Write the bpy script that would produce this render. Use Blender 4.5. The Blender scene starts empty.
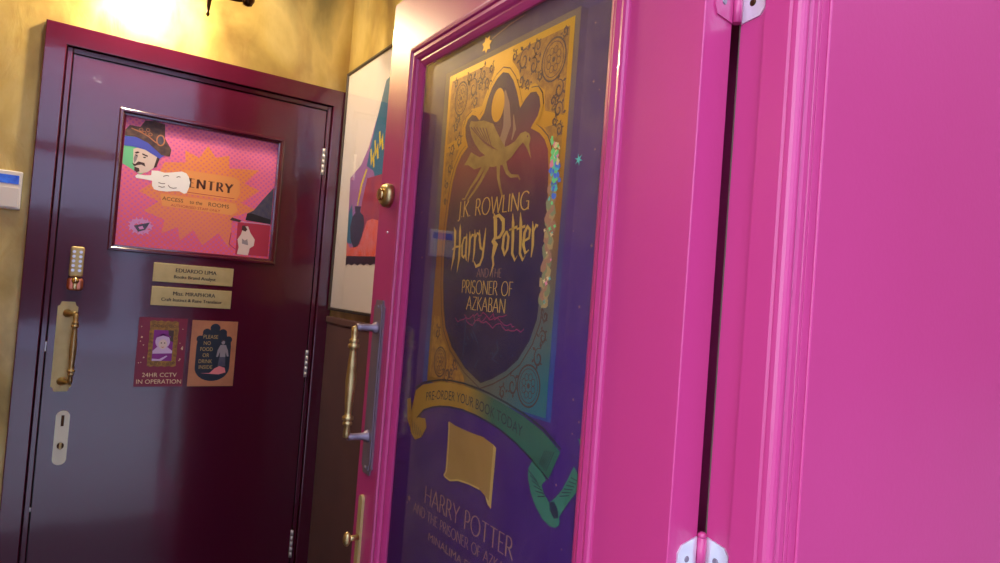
import bpy, bmesh, math, random
from mathutils import Vector, Matrix
R = random.Random(7)
S = bpy.context.scene
COL = S.collection
PI = math.pi

# ------------------------------------------------------------------ materials
def lin(c):
    c = c / 255.0
    return c / 12.92 if c <= 0.04045 else ((c + 0.055) / 1.055) ** 2.4
def rgb(r, g, b): return (lin(r), lin(g), lin(b), 1.0)

def mat(name, col, rough=0.5, metal=0.0, coat=0.0, bump=None, vary=None, spec=None, emit=None, sheen=None):
    """principled material; bump=(scale, strength[, detail]); vary=(scale, colour2, contrast)"""
    m = bpy.data.materials.new(name); m.use_nodes = True
    nt = m.node_tree; b = nt.nodes['Principled BSDF']
    b.inputs['Base Color'].default_value = col
    b.inputs['Roughness'].default_value = rough
    b.inputs['Metallic'].default_value = metal
    b.inputs['Coat Weight'].default_value = coat
    b.inputs['Coat Roughness'].default_value = 0.06
    if spec is not None: b.inputs['Specular IOR Level'].default_value = spec
    tc = nt.nodes.new('ShaderNodeTexCoord')
    if bump:
        n = nt.nodes.new('ShaderNodeTexNoise'); n.inputs['Scale'].default_value = bump[0]
        n.inputs['Detail'].default_value = bump[2] if len(bump) > 2 else 2
        nt.links.new(tc.outputs['Object'], n.inputs['Vector'])
        bp = nt.nodes.new('ShaderNodeBump'); bp.inputs['Strength'].default_value = bump[1]
        bp.inputs['Distance'].default_value = 0.002
        nt.links.new(n.outputs['Fac'], bp.inputs['Height'])
        nt.links.new(bp.outputs['Normal'], b.inputs['Normal'])
        if coat: nt.links.new(bp.outputs['Normal'], b.inputs['Coat Normal'])
    if vary:
        n = nt.nodes.new('ShaderNodeTexNoise'); n.inputs['Scale'].default_value = vary[0]
        n.inputs['Detail'].default_value = 4
        nt.links.new(tc.outputs['Object'], n.inputs['Vector'])
        cr = nt.nodes.new('ShaderNodeValToRGB')
        k = vary[2]
        cr.color_ramp.elements[0].position = 0.5 - k; cr.color_ramp.elements[1].position = 0.5 + k
        cr.color_ramp.elements[0].color = col; cr.color_ramp.elements[1].color = vary[1]
        nt.links.new(n.outputs['Fac'], cr.inputs['Fac'])
        nt.links.new(cr.outputs['Color'], b.inputs['Base Color'])
    if emit:
        b.inputs['Emission Color'].default_value = emit[0]; b.inputs['Emission Strength'].default_value = emit[1]
    return m

def gold_leaf():
    m = bpy.data.materials.new('gold_leaf_wall'); m.use_nodes = True
    nt = m.node_tree; L = nt.links; b = nt.nodes['Principled BSDF']
    tc = nt.nodes.new('ShaderNodeTexCoord')
    def noise(sc, det, dist=0.0):
        n = nt.nodes.new('ShaderNodeTexNoise'); n.inputs['Scale'].default_value = sc
        n.inputs['Detail'].default_value = det; n.inputs['Distortion'].default_value = dist
        mp = nt.nodes.new('ShaderNodeMapping'); mp.inputs['Scale'].default_value = (1, 1, 0.55)
        L.new(tc.outputs['Object'], mp.inputs['Vector']); L.new(mp.outputs[0], n.inputs['Vector']); return n
    def ramp(src, stops):
        r = nt.nodes.new('ShaderNodeValToRGB'); e = r.color_ramp.elements
        while len(e) < len(stops): e.new(0.5)
        for x, (p, c) in zip(e, stops): x.position = p; x.color = c
        L.new(src, r.inputs['Fac']); return r
    n1 = noise(3.6, 6, 0.35)
    r1 = ramp(n1.outputs['Fac'], [(0.30, rgb(132, 106, 54)), (0.45, rgb(190, 164, 92)), (0.56, rgb(218, 196, 126)), (0.70, rgb(150, 138, 92))])
    n2 = noise(7, 6, 0.3)
    r2 = ramp(n2.outputs['Fac'], [(0.5, (0, 0, 0, 1)), (0.8, (0.8, 0.8, 0.8, 1))])
    mx = nt.nodes.new('ShaderNodeMix'); mx.data_type = 'RGBA'
    L.new(r2.outputs['Color'], mx.inputs['Factor'])
    L.new(r1.outputs['Color'], mx.inputs['A']); mx.inputs['B'].default_value = rgb(158, 120, 72)
    L.new(mx.outputs['Result'], b.inputs['Base Color'])
    b.inputs['Metallic'].default_value = 0.4
    n3 = noise(5, 3)
    r3 = ramp(n3.outputs['Fac'], [(0.3, (0.30, 0.30, 0.30, 1)), (0.7, (0.46, 0.46, 0.46, 1))])
    L.new(r3.outputs['Color'], b.inputs['Roughness'])
    n4 = noise(14, 5, 0.8)
    bp = nt.nodes.new('ShaderNodeBump'); bp.inputs['Strength'].default_value = 0.35; bp.inputs['Distance'].default_value = 0.006
    L.new(n4.outputs['Fac'], bp.inputs['Height']); L.new(bp.outputs['Normal'], b.inputs['Normal'])
    return m

def pane_glass(name, tint=(1, 1, 1, 1), rough=0.0):
    m = bpy.data.materials.new(name); m.use_nodes = True
    nt = m.node_tree; nt.nodes.clear(); L = nt.links
    out = nt.nodes.new('ShaderNodeOutputMaterial'); mx = nt.nodes.new('ShaderNodeMixShader')
    t = nt.nodes.new('ShaderNodeBsdfTransparent'); g = nt.nodes.new('ShaderNodeBsdfGlossy'); f = nt.nodes.new('ShaderNodeFresnel')
    t.inputs['Color'].default_value = tint; g.inputs['Roughness'].default_value = rough
    ge = nt.nodes.new('ShaderNodeNewGeometry'); mi = nt.nodes.new('ShaderNodeMapRange')      # same Fresnel on both faces of the pane
    mi.inputs['To Min'].default_value = 1.5; mi.inputs['To Max'].default_value = 1 / 1.5
    L.new(ge.outputs['Backfacing'], mi.inputs['Value']); L.new(mi.outputs[0], f.inputs['IOR'])
    L.new(f.outputs['Fac'], mx.inputs['Fac']); L.new(t.outputs[0], mx.inputs[1]); L.new(g.outputs[0], mx.inputs[2]); L.new(mx.outputs[0], out.inputs[0])
    return m

def halftone(name='pink_halftone_print', ca=rgb(232, 96, 112), cb=rgb(244, 130, 166), cc=rgb(206, 98, 184)):
    """pink sheet printed with fine diagonal dots, warmer to the bottom"""
    m = bpy.data.materials.new(name); m.use_nodes = True
    nt = m.node_tree; L = nt.links; b = nt.nodes['Principled BSDF']; b.inputs['Roughness'].default_value = 0.4
    tc = nt.nodes.new('ShaderNodeTexCoord')
    w = []
    for ang in (45, -45):
        mp = nt.nodes.new('ShaderNodeMapping'); mp.inputs['Rotation'].default_value = (0, math.radians(ang), 0)
        L.new(tc.outputs['Object'], mp.inputs['Vector'])
        wv = nt.nodes.new('ShaderNodeTexWave'); wv.wave_type = 'BANDS'; wv.bands_direction = 'X'; wv.inputs['Scale'].default_value = 25
        L.new(mp.outputs[0], wv.inputs['Vector']); w.append(wv)
    mu = nt.nodes.new('ShaderNodeMath'); mu.operation = 'MULTIPLY'
    L.new(w[0].outputs['Fac'], mu.inputs[0]); L.new(w[1].outputs['Fac'], mu.inputs[1])
    sx = nt.nodes.new('ShaderNodeSeparateXYZ'); L.new(tc.outputs['Object'], sx.inputs[0])
    mr = nt.nodes.new('ShaderNodeMapRange'); mr.inputs['From Min'].default_value = -0.2; mr.inputs['From Max'].default_value = 0.22
    L.new(sx.outputs['Z'], mr.inputs['Value'])
    g = nt.nodes.new('ShaderNodeMix'); g.data_type = 'RGBA'
    g.inputs['A'].default_value = ca; g.inputs['B'].default_value = cb
    L.new(mr.outputs[0], g.inputs['Factor'])
    mx = nt.nodes.new('ShaderNodeMix'); mx.data_type = 'RGBA'; mx.inputs['B'].default_value = cc
    L.new(mu.outputs[0], mx.inputs['Factor']); L.new(g.outputs['Result'], mx.inputs['A'])
    L.new(mx.outputs['Result'], b.inputs['Base Color'])
    return m

def grad_print(name, stops, z0, z1, rough=0.45, metal=0.0, side=None):
    """ink that runs through several colours from bottom z0 to top z1 (object coordinates); side=(colour, y_from, y_to) tints one flank"""
    m = bpy.data.materials.new(name); m.use_nodes = True
    nt = m.node_tree; L = nt.links; b = nt.nodes['Principled BSDF']
    b.inputs['Roughness'].default_value = rough; b.inputs['Metallic'].default_value = metal
    tc = nt.nodes.new('ShaderNodeTexCoord'); sx = nt.nodes.new('ShaderNodeSeparateXYZ'); L.new(tc.outputs['Object'], sx.inputs[0])
    mr = nt.nodes.new('ShaderNodeMapRange'); mr.inputs['From Min'].default_value = z0; mr.inputs['From Max'].default_value = z1
    L.new(sx.outputs['Z'], mr.inputs['Value'])
    r = nt.nodes.new('ShaderNodeValToRGB'); e = r.color_ramp.elements
    while len(e) < len(stops): e.new(0.5)
    for x, (p, c) in zip(e, stops): x.position = p; x.color = c
    L.new(mr.outputs[0], r.inputs['Fac']); src = r.outputs['Color']
    if side:
        m2 = nt.nodes.new('ShaderNodeMapRange'); m2.inputs['From Min'].default_value = side[1]; m2.inputs['From Max'].default_value = side[2]
        L.new(sx.outputs['Y'], m2.inputs['Value'])
        # only where the print runs down to the lower flank
        inv = nt.nodes.new('ShaderNodeMapRange'); inv.inputs['From Min'].default_value = side[3]; inv.inputs['From Max'].default_value = side[4]
        L.new(sx.outputs['Z'], inv.inputs['Value'])
        mu = nt.nodes.new('ShaderNodeMath'); mu.operation = 'MULTIPLY'; L.new(m2.outputs[0], mu.inputs[0]); L.new(inv.outputs[0], mu.inputs[1])
        mx = nt.nodes.new('ShaderNodeMix'); mx.data_type = 'RGBA'; mx.inputs['B'].default_value = side[0]
        L.new(mu.outputs[0], mx.inputs['Factor']); L.new(src, mx.inputs['A']); src = mx.outputs['Result']
    L.new(src, b.inputs['Base Color'])
    return m

M = {}
M['paint'] = mat('magenta_gloss_paint', rgb(180, 52, 112), 0.36, coat=0.12, bump=(160, 0.06, 2), vary=(2.2, rgb(174, 48, 106), 0.3))
M['maroon'] = mat('burgundy_gloss_paint', rgb(80, 16, 40), 0.16, coat=1.0, bump=(26, 0.07, 3), vary=(2.0, rgb(76, 16, 42), 0.3))
M['gold_wall'] = gold_leaf()
M['dark_gap'] = mat('unpainted_dark_timber', rgb(40, 28, 26), 0.8)
M['weather'] = mat('grey_weatherstrip', rgb(84, 70, 58), 0.8)
M['brass'] = mat('aged_brass', rgb(206, 184, 128), 0.36, 0.9, vary=(40, rgb(176, 150, 96), 0.2))
M['pale_brass'] = mat('pale_brass_plate', rgb(204, 184, 124), 0.45, 0.5, vary=(30, rgb(190, 168, 108), 0.25))
M['bright_brass'] = mat('polished_brass', rgb(236, 206, 140), 0.22, 1.0)
M['pewter'] = mat('dull_grey_metal', rgb(138, 124, 136), 0.5, 0.7)
M['steel'] = mat('silver_steel', rgb(226, 228, 232), 0.36, 0.75)
M['copper'] = mat('rose_copper', rgb(226, 140, 110), 0.28, 0.9)
M['bronze'] = mat('dark_bronze', rgb(70, 46, 24), 0.35, 0.9)
M['black'] = mat('black_ink', rgb(24, 18, 20), 0.55)
M['white'] = mat('white_print', rgb(250, 250, 248), 0.5)
M['white_plastic'] = mat('white_plastic', rgb(226, 222, 218), 0.4)
M['screen'] = mat('blue_lit_screen', rgb(20, 40, 110), 0.2, vary=(40, rgb(70, 130, 210), 0.2), emit=(rgb(30, 70, 190), 0.28))
M['bulb'] = mat('lit_bulb', rgb(255, 220, 160), 0.3, emit=((1.0, 0.78, 0.48, 1), 460.0))
M['added_lamp_disc'] = mat('added_lamp_diffuser', rgb(255, 240, 220), 0.4, emit=((1.0, 0.93, 0.83, 1), 210.0))  # glow of the added, unseen lobby lamp
M['candle'] = mat('ivory_candle_sleeve', rgb(240, 226, 196), 0.5)
M['glass'] = pane_glass('clear_pane')
M['milk'] = mat('frosted_unlit_bulb', rgb(240, 236, 225), 0.3)
M['halftone'] = halftone()
M['orange'] = halftone('orange_halftone_print', rgb(230, 128, 96), rgb(248, 160, 66), rgb(224, 118, 122))
M['yellow_tint'] = mat('yellow_orange_print', rgb(238, 160, 88), 0.45)
M['red_ink'] = mat('red_ink', rgb(190, 48, 60), 0.5)
M['brown_ink'] = mat('brown_ink', rgb(88, 48, 32), 0.5)
M['hat'] = mat('brown_grey_print', rgb(70, 52, 58), 0.5, vary=(60, rgb(104, 78, 66), 0.15))
M['navy_print'] = mat('slate_print', rgb(58, 60, 92), 0.5, vary=(60, rgb(90, 84, 92), 0.2))
M['cobalt'] = mat('cobalt_print', rgb(78, 88, 196), 0.5)
M['mint'] = mat('mint_print', rgb(116, 206, 152), 0.5)
M['skin_print'] = mat('pale_portrait_print', rgb(226, 206, 196), 0.5)
M['hair_print'] = mat('dark_hair_print', rgb(72, 48, 44), 0.5)
M['grey_print'] = mat('grey_print', rgb(150, 140, 142), 0.5)
M['crimson_print'] = mat('crimson_print', rgb(176, 44, 70), 0.5)
M['lilac_print'] = mat('lilac_print', rgb(214, 150, 208), 0.5)
M['sign_red'] = mat('maroon_sign_print', rgb(128, 20, 52), 0.4)
M['gold_print'] = mat('dull_gold_print', rgb(168, 124, 46), 0.45, 0.2, vary=(90, rgb(130, 96, 40), 0.1))
M['cream_ink'] = mat('cream_ink', rgb(238, 214, 164), 0.5)
M['violet_print'] = mat('violet_print', rgb(136, 36, 136), 0.5)
M['pale_lilac'] = mat('pale_lilac_print', rgb(214, 186, 222), 0.5)
M['copper_print'] = mat('copper_foil_print', rgb(206, 136, 90), 0.4, 0.35, vary=(20, rgb(184, 120, 82), 0.2))
M['ink_teal'] = mat('dark_teal_print', rgb(24, 34, 48), 0.45)
M['tan_ink'] = mat('tan_ink', rgb(190, 160, 92), 0.5)
M['pink_print'] = mat('salmon_print', rgb(226, 130, 130), 0.5)
M['paper'] = mat('cream_mount_board', rgb(238, 230, 226), 0.6)
M['frame_dark'] = mat('dark_grey_frame', rgb(74, 66, 60), 0.4, 0.3)
M['p_lilac'] = mat('lilac_picture_ink', rgb(166, 112, 178), 0.5)
M['p_teal'] = mat('teal_picture_ink', rgb(36, 112, 148), 0.5)
M['p_yellow'] = mat('yellow_picture_ink', rgb(240, 214, 40), 0.5)
M['p_rust'] = mat('rust_picture_ink', rgb(186, 62, 62), 0.5, vary=(12, rgb(150, 48, 84), 0.2))
M['p_orange'] = mat('orange_picture_ink', rgb(240, 96, 60), 0.5, vary=(25, rgb(232, 130, 130), 0.15))
M['p_dark'] = mat('dark_picture_ink', rgb(44, 34, 48), 0.5)
M['purple_sheet'] = grad_print('purple_poster_stock', [(0, rgb(62, 24, 92)), (0.45, rgb(62, 30, 104)), (0.75, rgb(70, 40, 96)), (1, rgb(74, 50, 84))], -0.52, 0.48)
M['foil'] = grad_print('gold_foil_painted_sheen', [(0, rgb(150, 112, 52)), (0.3, rgb(158, 104, 66)), (0.5, rgb(176, 116, 60)), (0.68, rgb(206, 152, 52)), (1, rgb(226, 180, 60))],
                       -0.12, 0.45, 0.36, 0.55, side=(rgb(52, 128, 140), 0.10, -0.16, 0.16, -0.10))  # holographic reflections of the foil painted in: gold above, brown below, teal flank
M['cover_ground'] = grad_print('cover_ground_print', [(0, rgb(18, 22, 66)), (0.36, rgb(22, 22, 72)), (0.52, rgb(62, 20, 62)), (0.66, rgb(128, 22, 58)), (0.8, rgb(78, 30, 64)), (1, rgb(64, 44, 78))], -0.1, 0.42)
M['cover_edge'] = grad_print('cover_edge_print', [(0, rgb(34, 66, 128)), (0.45, rgb(60, 56, 92)), (1, rgb(128, 104, 78))], -0.12, 0.46)
M['foil_dark'] = mat('engraved_line_ink', rgb(84, 58, 62), 0.5)
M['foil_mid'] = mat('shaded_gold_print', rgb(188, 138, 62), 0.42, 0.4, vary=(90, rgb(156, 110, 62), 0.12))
M['bird_gold'] = mat('pale_gold_print', rgb(176, 142, 78), 0.45, 0.25, vary=(40, rgb(148, 112, 62), 0.15))
M['title_gold'] = mat('title_gold_foil', rgb(226, 190, 100), 0.36, 0.4)
M['dim_gold'] = mat('muted_gold_ink', rgb(160, 122, 104), 0.45, 0.2)
M['ribbon'] = grad_print('ribbon_print', [(0, rgb(176, 136, 60)), (1, rgb(196, 152, 66))], -0.3, 0.1, 0.4, 0.4, side=(rgb(54, 112, 96), 0.02, -0.06, 0.40, 0.36))
M['ribbon_green'] = mat('green_ribbon_print', rgb(58, 118, 98), 0.45, 0.2)
M['ribbon_line'] = mat('ribbon_shading_ink', rgb(26, 40, 62), 0.5)
M['parch'] = mat('parchment_gold_print', rgb(170, 130, 74), 0.45, 0.25)
M['parch_edge'] = mat('parchment_edge_print', rgb(206, 172, 100), 0.45, 0.25)
M['magenta_ink'] = mat('magenta_scrawl_ink', rgb(150, 30, 96), 0.5)
M['teal_ink'] = mat('deep_teal_ink', rgb(34, 60, 88), 0.5)
M['holo'] = [mat('painted_holo_glint_' + n, c, 0.3, 0.4) for n, c in (('aqua', rgb(90, 220, 210)), ('pink', rgb(250, 150, 180)), ('blue', rgb(70, 130, 240)), ('green', rgb(120, 240, 150)), ('cream', rgb(250, 230, 170)))]  # iridescent glints of the foil, painted as fleck colours
M['holo_dull'] = [mat('painted_foil_sheen_' + n, c, 0.4, 0.3) for n, c in (('cream', rgb(188, 160, 110)), ('sage', rgb(140, 150, 110)), ('rose', rgb(176, 128, 104)))]  # duller reflections along the foil edge, painted as blotch colours
M['stone'] = mat('pale_paving', rgb(158, 160, 168), 0.8, vary=(3, rgb(138, 140, 150), 0.3))
M['tile'] = mat('dark_lobby_floor', rgb(64, 46, 46), 0.4, vary=(4, rgb(46, 34, 38), 0.3))
M['ceil'] = mat('dark_cream_ceiling', rgb(150, 128, 96), 0.8)

# ------------------------------------------------------------------ mesh builder
LOC = {}
class MB:
    def __init__(s): s.bm = bmesh.new(); s.mats = []
    def mi(s, m):
        if m not in s.mats: s.mats.append(m)
        return s.mats.index(m)
    def _tag(s, faces, m, smooth=False):
        i = s.mi(m)
        for f in faces: f.material_index = i; f.smooth = smooth
    def box(s, m, x0, x1, y0, y1, z0, z1, bev=0.0, seg=2):
        n0 = set(s.bm.faces)
        r = bmesh.ops.create_cube(s.bm, size=1.0)
        for v in r['verts']:
            v.co = Vector(((x0 + x1) / 2 + v.co.x * (x1 - x0), (y0 + y1) / 2 + v.co.y * (y1 - y0), (z0 + z1) / 2 + v.co.z * (z1 - z0)))
        if bev:
            es = list({e for v in r['verts'] for e in v.link_edges})
            bmesh.ops.bevel(s.bm, geom=es, offset=bev, segments=seg, profile=0.5, affect='EDGES')
        s._tag([f for f in s.bm.faces if f not in n0], m)
        return s
    def face(s, m, pts, smooth=False):
        f = s.bm.faces.new([s.bm.verts.new(p) for p in pts]); s._tag([f], m, smooth); return f
    def prism(s, m, base, off):
        """closed outline base (3D points) pushed along the vector off"""
        off = Vector(off); a = [s.bm.verts.new(p) for p in base]; b = [s.bm.verts.new(Vector(p) + off) for p in base]
        fs = [s.bm.faces.new(a), s.bm.faces.new(b[::-1])]
        n = len(a)
        for i in range(n): fs.append(s.bm.faces.new([a[i], b[i], b[(i + 1) % n], a[(i + 1) % n]]))
        s._tag(fs, m); bmesh.ops.recalc_face_normals(s.bm, faces=fs); return s
    def tube(s, m, pts, r, n=14, caps=True):
        pts = [Vector(p) for p in pts]; rad = r if isinstance(r, (list, tuple)) else [r] * len(pts)
        rings = []; prev = None
        for i, p in enumerate(pts):
            d = (pts[min(i + 1, len(pts) - 1)] - pts[max(i - 1, 0)]).normalized()
            if prev is None:
                a = d.orthogonal().normalized()
            else:
                a = (prev - d * prev.dot(d)).normalized()
            prev = a; b = d.cross(a)
            rings.append([s.bm.verts.new(p + (a * math.cos(2 * PI * k / n) + b * math.sin(2 * PI * k / n)) * rad[i]) for k in range(n)])
        fs = []
        for i in range(len(rings) - 1):
            for k in range(n):
                fs.append(s.bm.faces.new([rings[i][k], rings[i][(k + 1) % n], rings[i + 1][(k + 1) % n], rings[i + 1][k]]))
        s._tag(fs, m, True)
        if caps:
            c = [s.bm.faces.new(rings[0][::-1]), s.bm.faces.new(rings[-1])]; s._tag(c, m, False); fs += c
        bmesh.ops.recalc_face_normals(s.bm, faces=fs)
        return s
    def sphere(s, m, c, r, sc=(1, 1, 1), u=20, v=12):
        n0 = set(s.bm.faces)
        q = bmesh.ops.create_uvsphere(s.bm, u_segments=u, v_segments=v, radius=r)
        for w in q['verts']: w.co = Vector((c[0] + w.co.x * sc[0], c[1] + w.co.y * sc[1], c[2] + w.co.z * sc[2]))
        s._tag([f for f in s.bm.faces if f not in n0], m, True); return s
    def frame(s, m, profile, u0, u1, z0, z1, place):
        """mitred moulding round an opening; profile = [(inward w, depth d)], place(u, d, z) -> point"""
        corners = [(u0, z0, 1, 1), (u1, z0, -1, 1), (u1, z1, -1, -1), (u0, z1, 1, -1)]
        rings = [[s.bm.verts.new(place(u + su * w, d, z + sz * w)) for (w, d) in profile] for (u, z, su, sz) in corners]
        fs = []
        for i in range(4):
            a, b = rings[i], rings[(i + 1) % 4]
            for k in range(len(profile) - 1): fs.append(s.bm.faces.new([a[k], b[k], b[k + 1], a[k + 1]]))
        s._tag(fs, m, False); bmesh.ops.recalc_face_normals(s.bm, faces=fs); return s
    def build(s, name, parent=None, loc=None, bevel=None):
        o0 = Vector(LOC[parent.name]) if parent else Vector(loc or (0, 0, 0))
        for v in s.bm.verts: v.co -= o0
        me = bpy.data.meshes.new(name); s.bm.to_mesh(me); s.bm.free()
        for m in s.mats: me.materials.append(m)
        o = bpy.data.objects.new(name, me); COL.objects.link(o)
        if parent: o.parent = parent
        else: o.location = o0
        LOC[o.name] = tuple(o0)
        return o

def thing(name, label, cat, loc, group=None, kind=None):
    o = bpy.data.objects.new(name, None); COL.objects.link(o); o.location = loc; o.empty_display_size = 0.05
    LOC[o.name] = tuple(loc); o['label'] = label; o['category'] = cat
    if group: o['group'] = group
    if kind: o['kind'] = kind
    return o
def struct(o, label=None, cat=None):
    o['kind'] = 'structure'
    if label: o['label'] = label; o['category'] = cat
    return o

# ------------------------------------------------------------------ flat printing
class Print:
    """prints flat ink shapes on a plane: place(u, v, layer) -> point"""
    def __init__(s, place, mirror=False): s.mb = MB(); s.place = place
    def poly(s, m, pts, layer=1): s.mb.face(m, [s.place(u, v, layer) for u, v in pts]); return s
    def disc(s, m, u, v, r, layer=1, rv=None, n=28, a0=0.0):
        rv = rv or r
        return s.poly(m, [(u + r * math.cos(a0 + 2 * PI * k / n), v + rv * math.sin(a0 + 2 * PI * k / n)) for k in range(n)], layer)
    def star(s, m, u, v, r, k=5, layer=2, inner=0.45, a0=0.3):
        return s.poly(m, [(u + (r if i % 2 == 0 else r * inner) * math.cos(a0 + PI * i / k), v + (r if i % 2 == 0 else r * inner) * math.sin(a0 + PI * i / k)) for i in range(2 * k)], layer)
    def stroke(s, m, pts, w, layer=2, contrast=None, closed=False):
        """w: width, list of widths, or with contrast=(thin, thick) a pen that swells on upright strokes"""
        P = [Vector((p[0], p[1])) for p in pts]; n = len(P)
        ws = w if isinstance(w, (list, tuple)) else [w] * n
        left, right = [], []
        for i in range(n):
            a = P[i - 1] if (i > 0 or closed) else P[i]; b = P[(i + 1) % n] if (i < n - 1 or closed) else P[i]
            d = (b - a)
            d = d.normalized() if d.length > 1e-9 else Vector((1, 0))
            nn = Vector((-d.y, d.x)); ww = ws[i]
            if contrast: ww = contrast[0] + (contrast[1] - contrast[0]) * abs(d.y)
            k = 1.0
            if 0 < i < n - 1 or closed:
                d1 = (P[i] - a)
                if d1.length > 1e-9:
                    k = 1 / max(0.5, abs(Vector((-d1.normalized().y, d1.normalized().x)).dot(nn)))
            left.append(P[i] + nn * ww * 0.5 * k); right.append(P[i] - nn * ww * 0.5 * k)
        rng = range(n if closed else n - 1)
        for i in rng:
            j = (i + 1) % n
            q = [left[i], left[j], right[j], right[i]]
            s.mb.face(m, [s.place(c.x, c.y, layer) for c in q])
        return s
    def ring(s, m, u, v, r, w, layer=2, rv=None, n=30):
        rv = rv or r
        return s.stroke(m, [(u + r * math.cos(2 * PI * k / n), v + rv * math.sin(2 * PI * k / n)) for k in range(n)], w, layer, closed=True)
    def text(s, m, txt, u0, u1, v, h, layer=2, font='sans', arc=None, **kw):
        """text whose ink box runs u0..u1 and stands on v with cap height h; arc(u)->(lift, slope)"""
        if font == 'sans':
            cu = bpy.data.curves.new('t', 'FONT'); cu.body = txt; cu.resolution_u = 3
            ob = bpy.data.objects.new('t', cu); COL.objects.link(ob)
            dg = bpy.context.evaluated_depsgraph_get()
            me = bpy.data.meshes.new_from_object(ob.evaluated_get(dg))
            xs = [w.co.x for w in me.vertices]; mnx, mxx = min(xs), max(xs)
            cap = 0.73
            for p in me.polygons:
                pts = []
                for i in p.vertices:
                    c = me.vertices[i].co
                    pu = u0 + (c.x - mnx) / (mxx - mnx) * (u1 - u0); pv = v + c.y / cap * h
                    if arc: pv += arc(pu)
                    pts.append((pu, pv))
                s.poly(m, pts, layer)
            bpy.data.objects.remove(ob); bpy.data.curves.remove(cu); bpy.data.meshes.remove(me)
        else:
            x = 0.0; runs = []
            for ch in txt:
                if ch == ' ': x += 0.42; continue
                wd, st, serifs = GL[ch]
                runs.append((x, st, serifs)); x += wd + kw.get('gap', 0.14)
            tot = x - kw.get('gap', 0.14); k = (u1 - u0) / tot
            thin, thick = kw.get('pen', (0.05, 0.13))
            for x, st, serifs in runs:
                for line in st:
                    pts = []
                    for (a, b) in line:
                        pu = u0 + (x + a) * k; pts.append((pu, v + b * h + (arc(pu) if arc else 0)))
                    # pen widths are fractions of the cap height
                    s.stroke(m, pts, 0, layer, contrast=(thin * h, thick * h))
                if kw.get('serif'):
                    for (a, b) in serifs:
                        pu = u0 + (x + a) * k
                        s.stroke(m, [(pu - 0.13 * h, v + b * h), (pu + 0.13 * h, v + b * h)], thin * h, layer)
        return s
    def build(s, name, parent=None, loc=None): return s.mb.build(name, parent, loc)

def arcpts(cx, cy, rx, ry, a0, a1, n=10):
    return [(cx + rx * math.cos(math.radians(a0 + (a1 - a0) * i / n)), cy + ry * math.sin(math.radians(a0 + (a1 - a0) * i / n))) for i in range(n + 1)]
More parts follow.
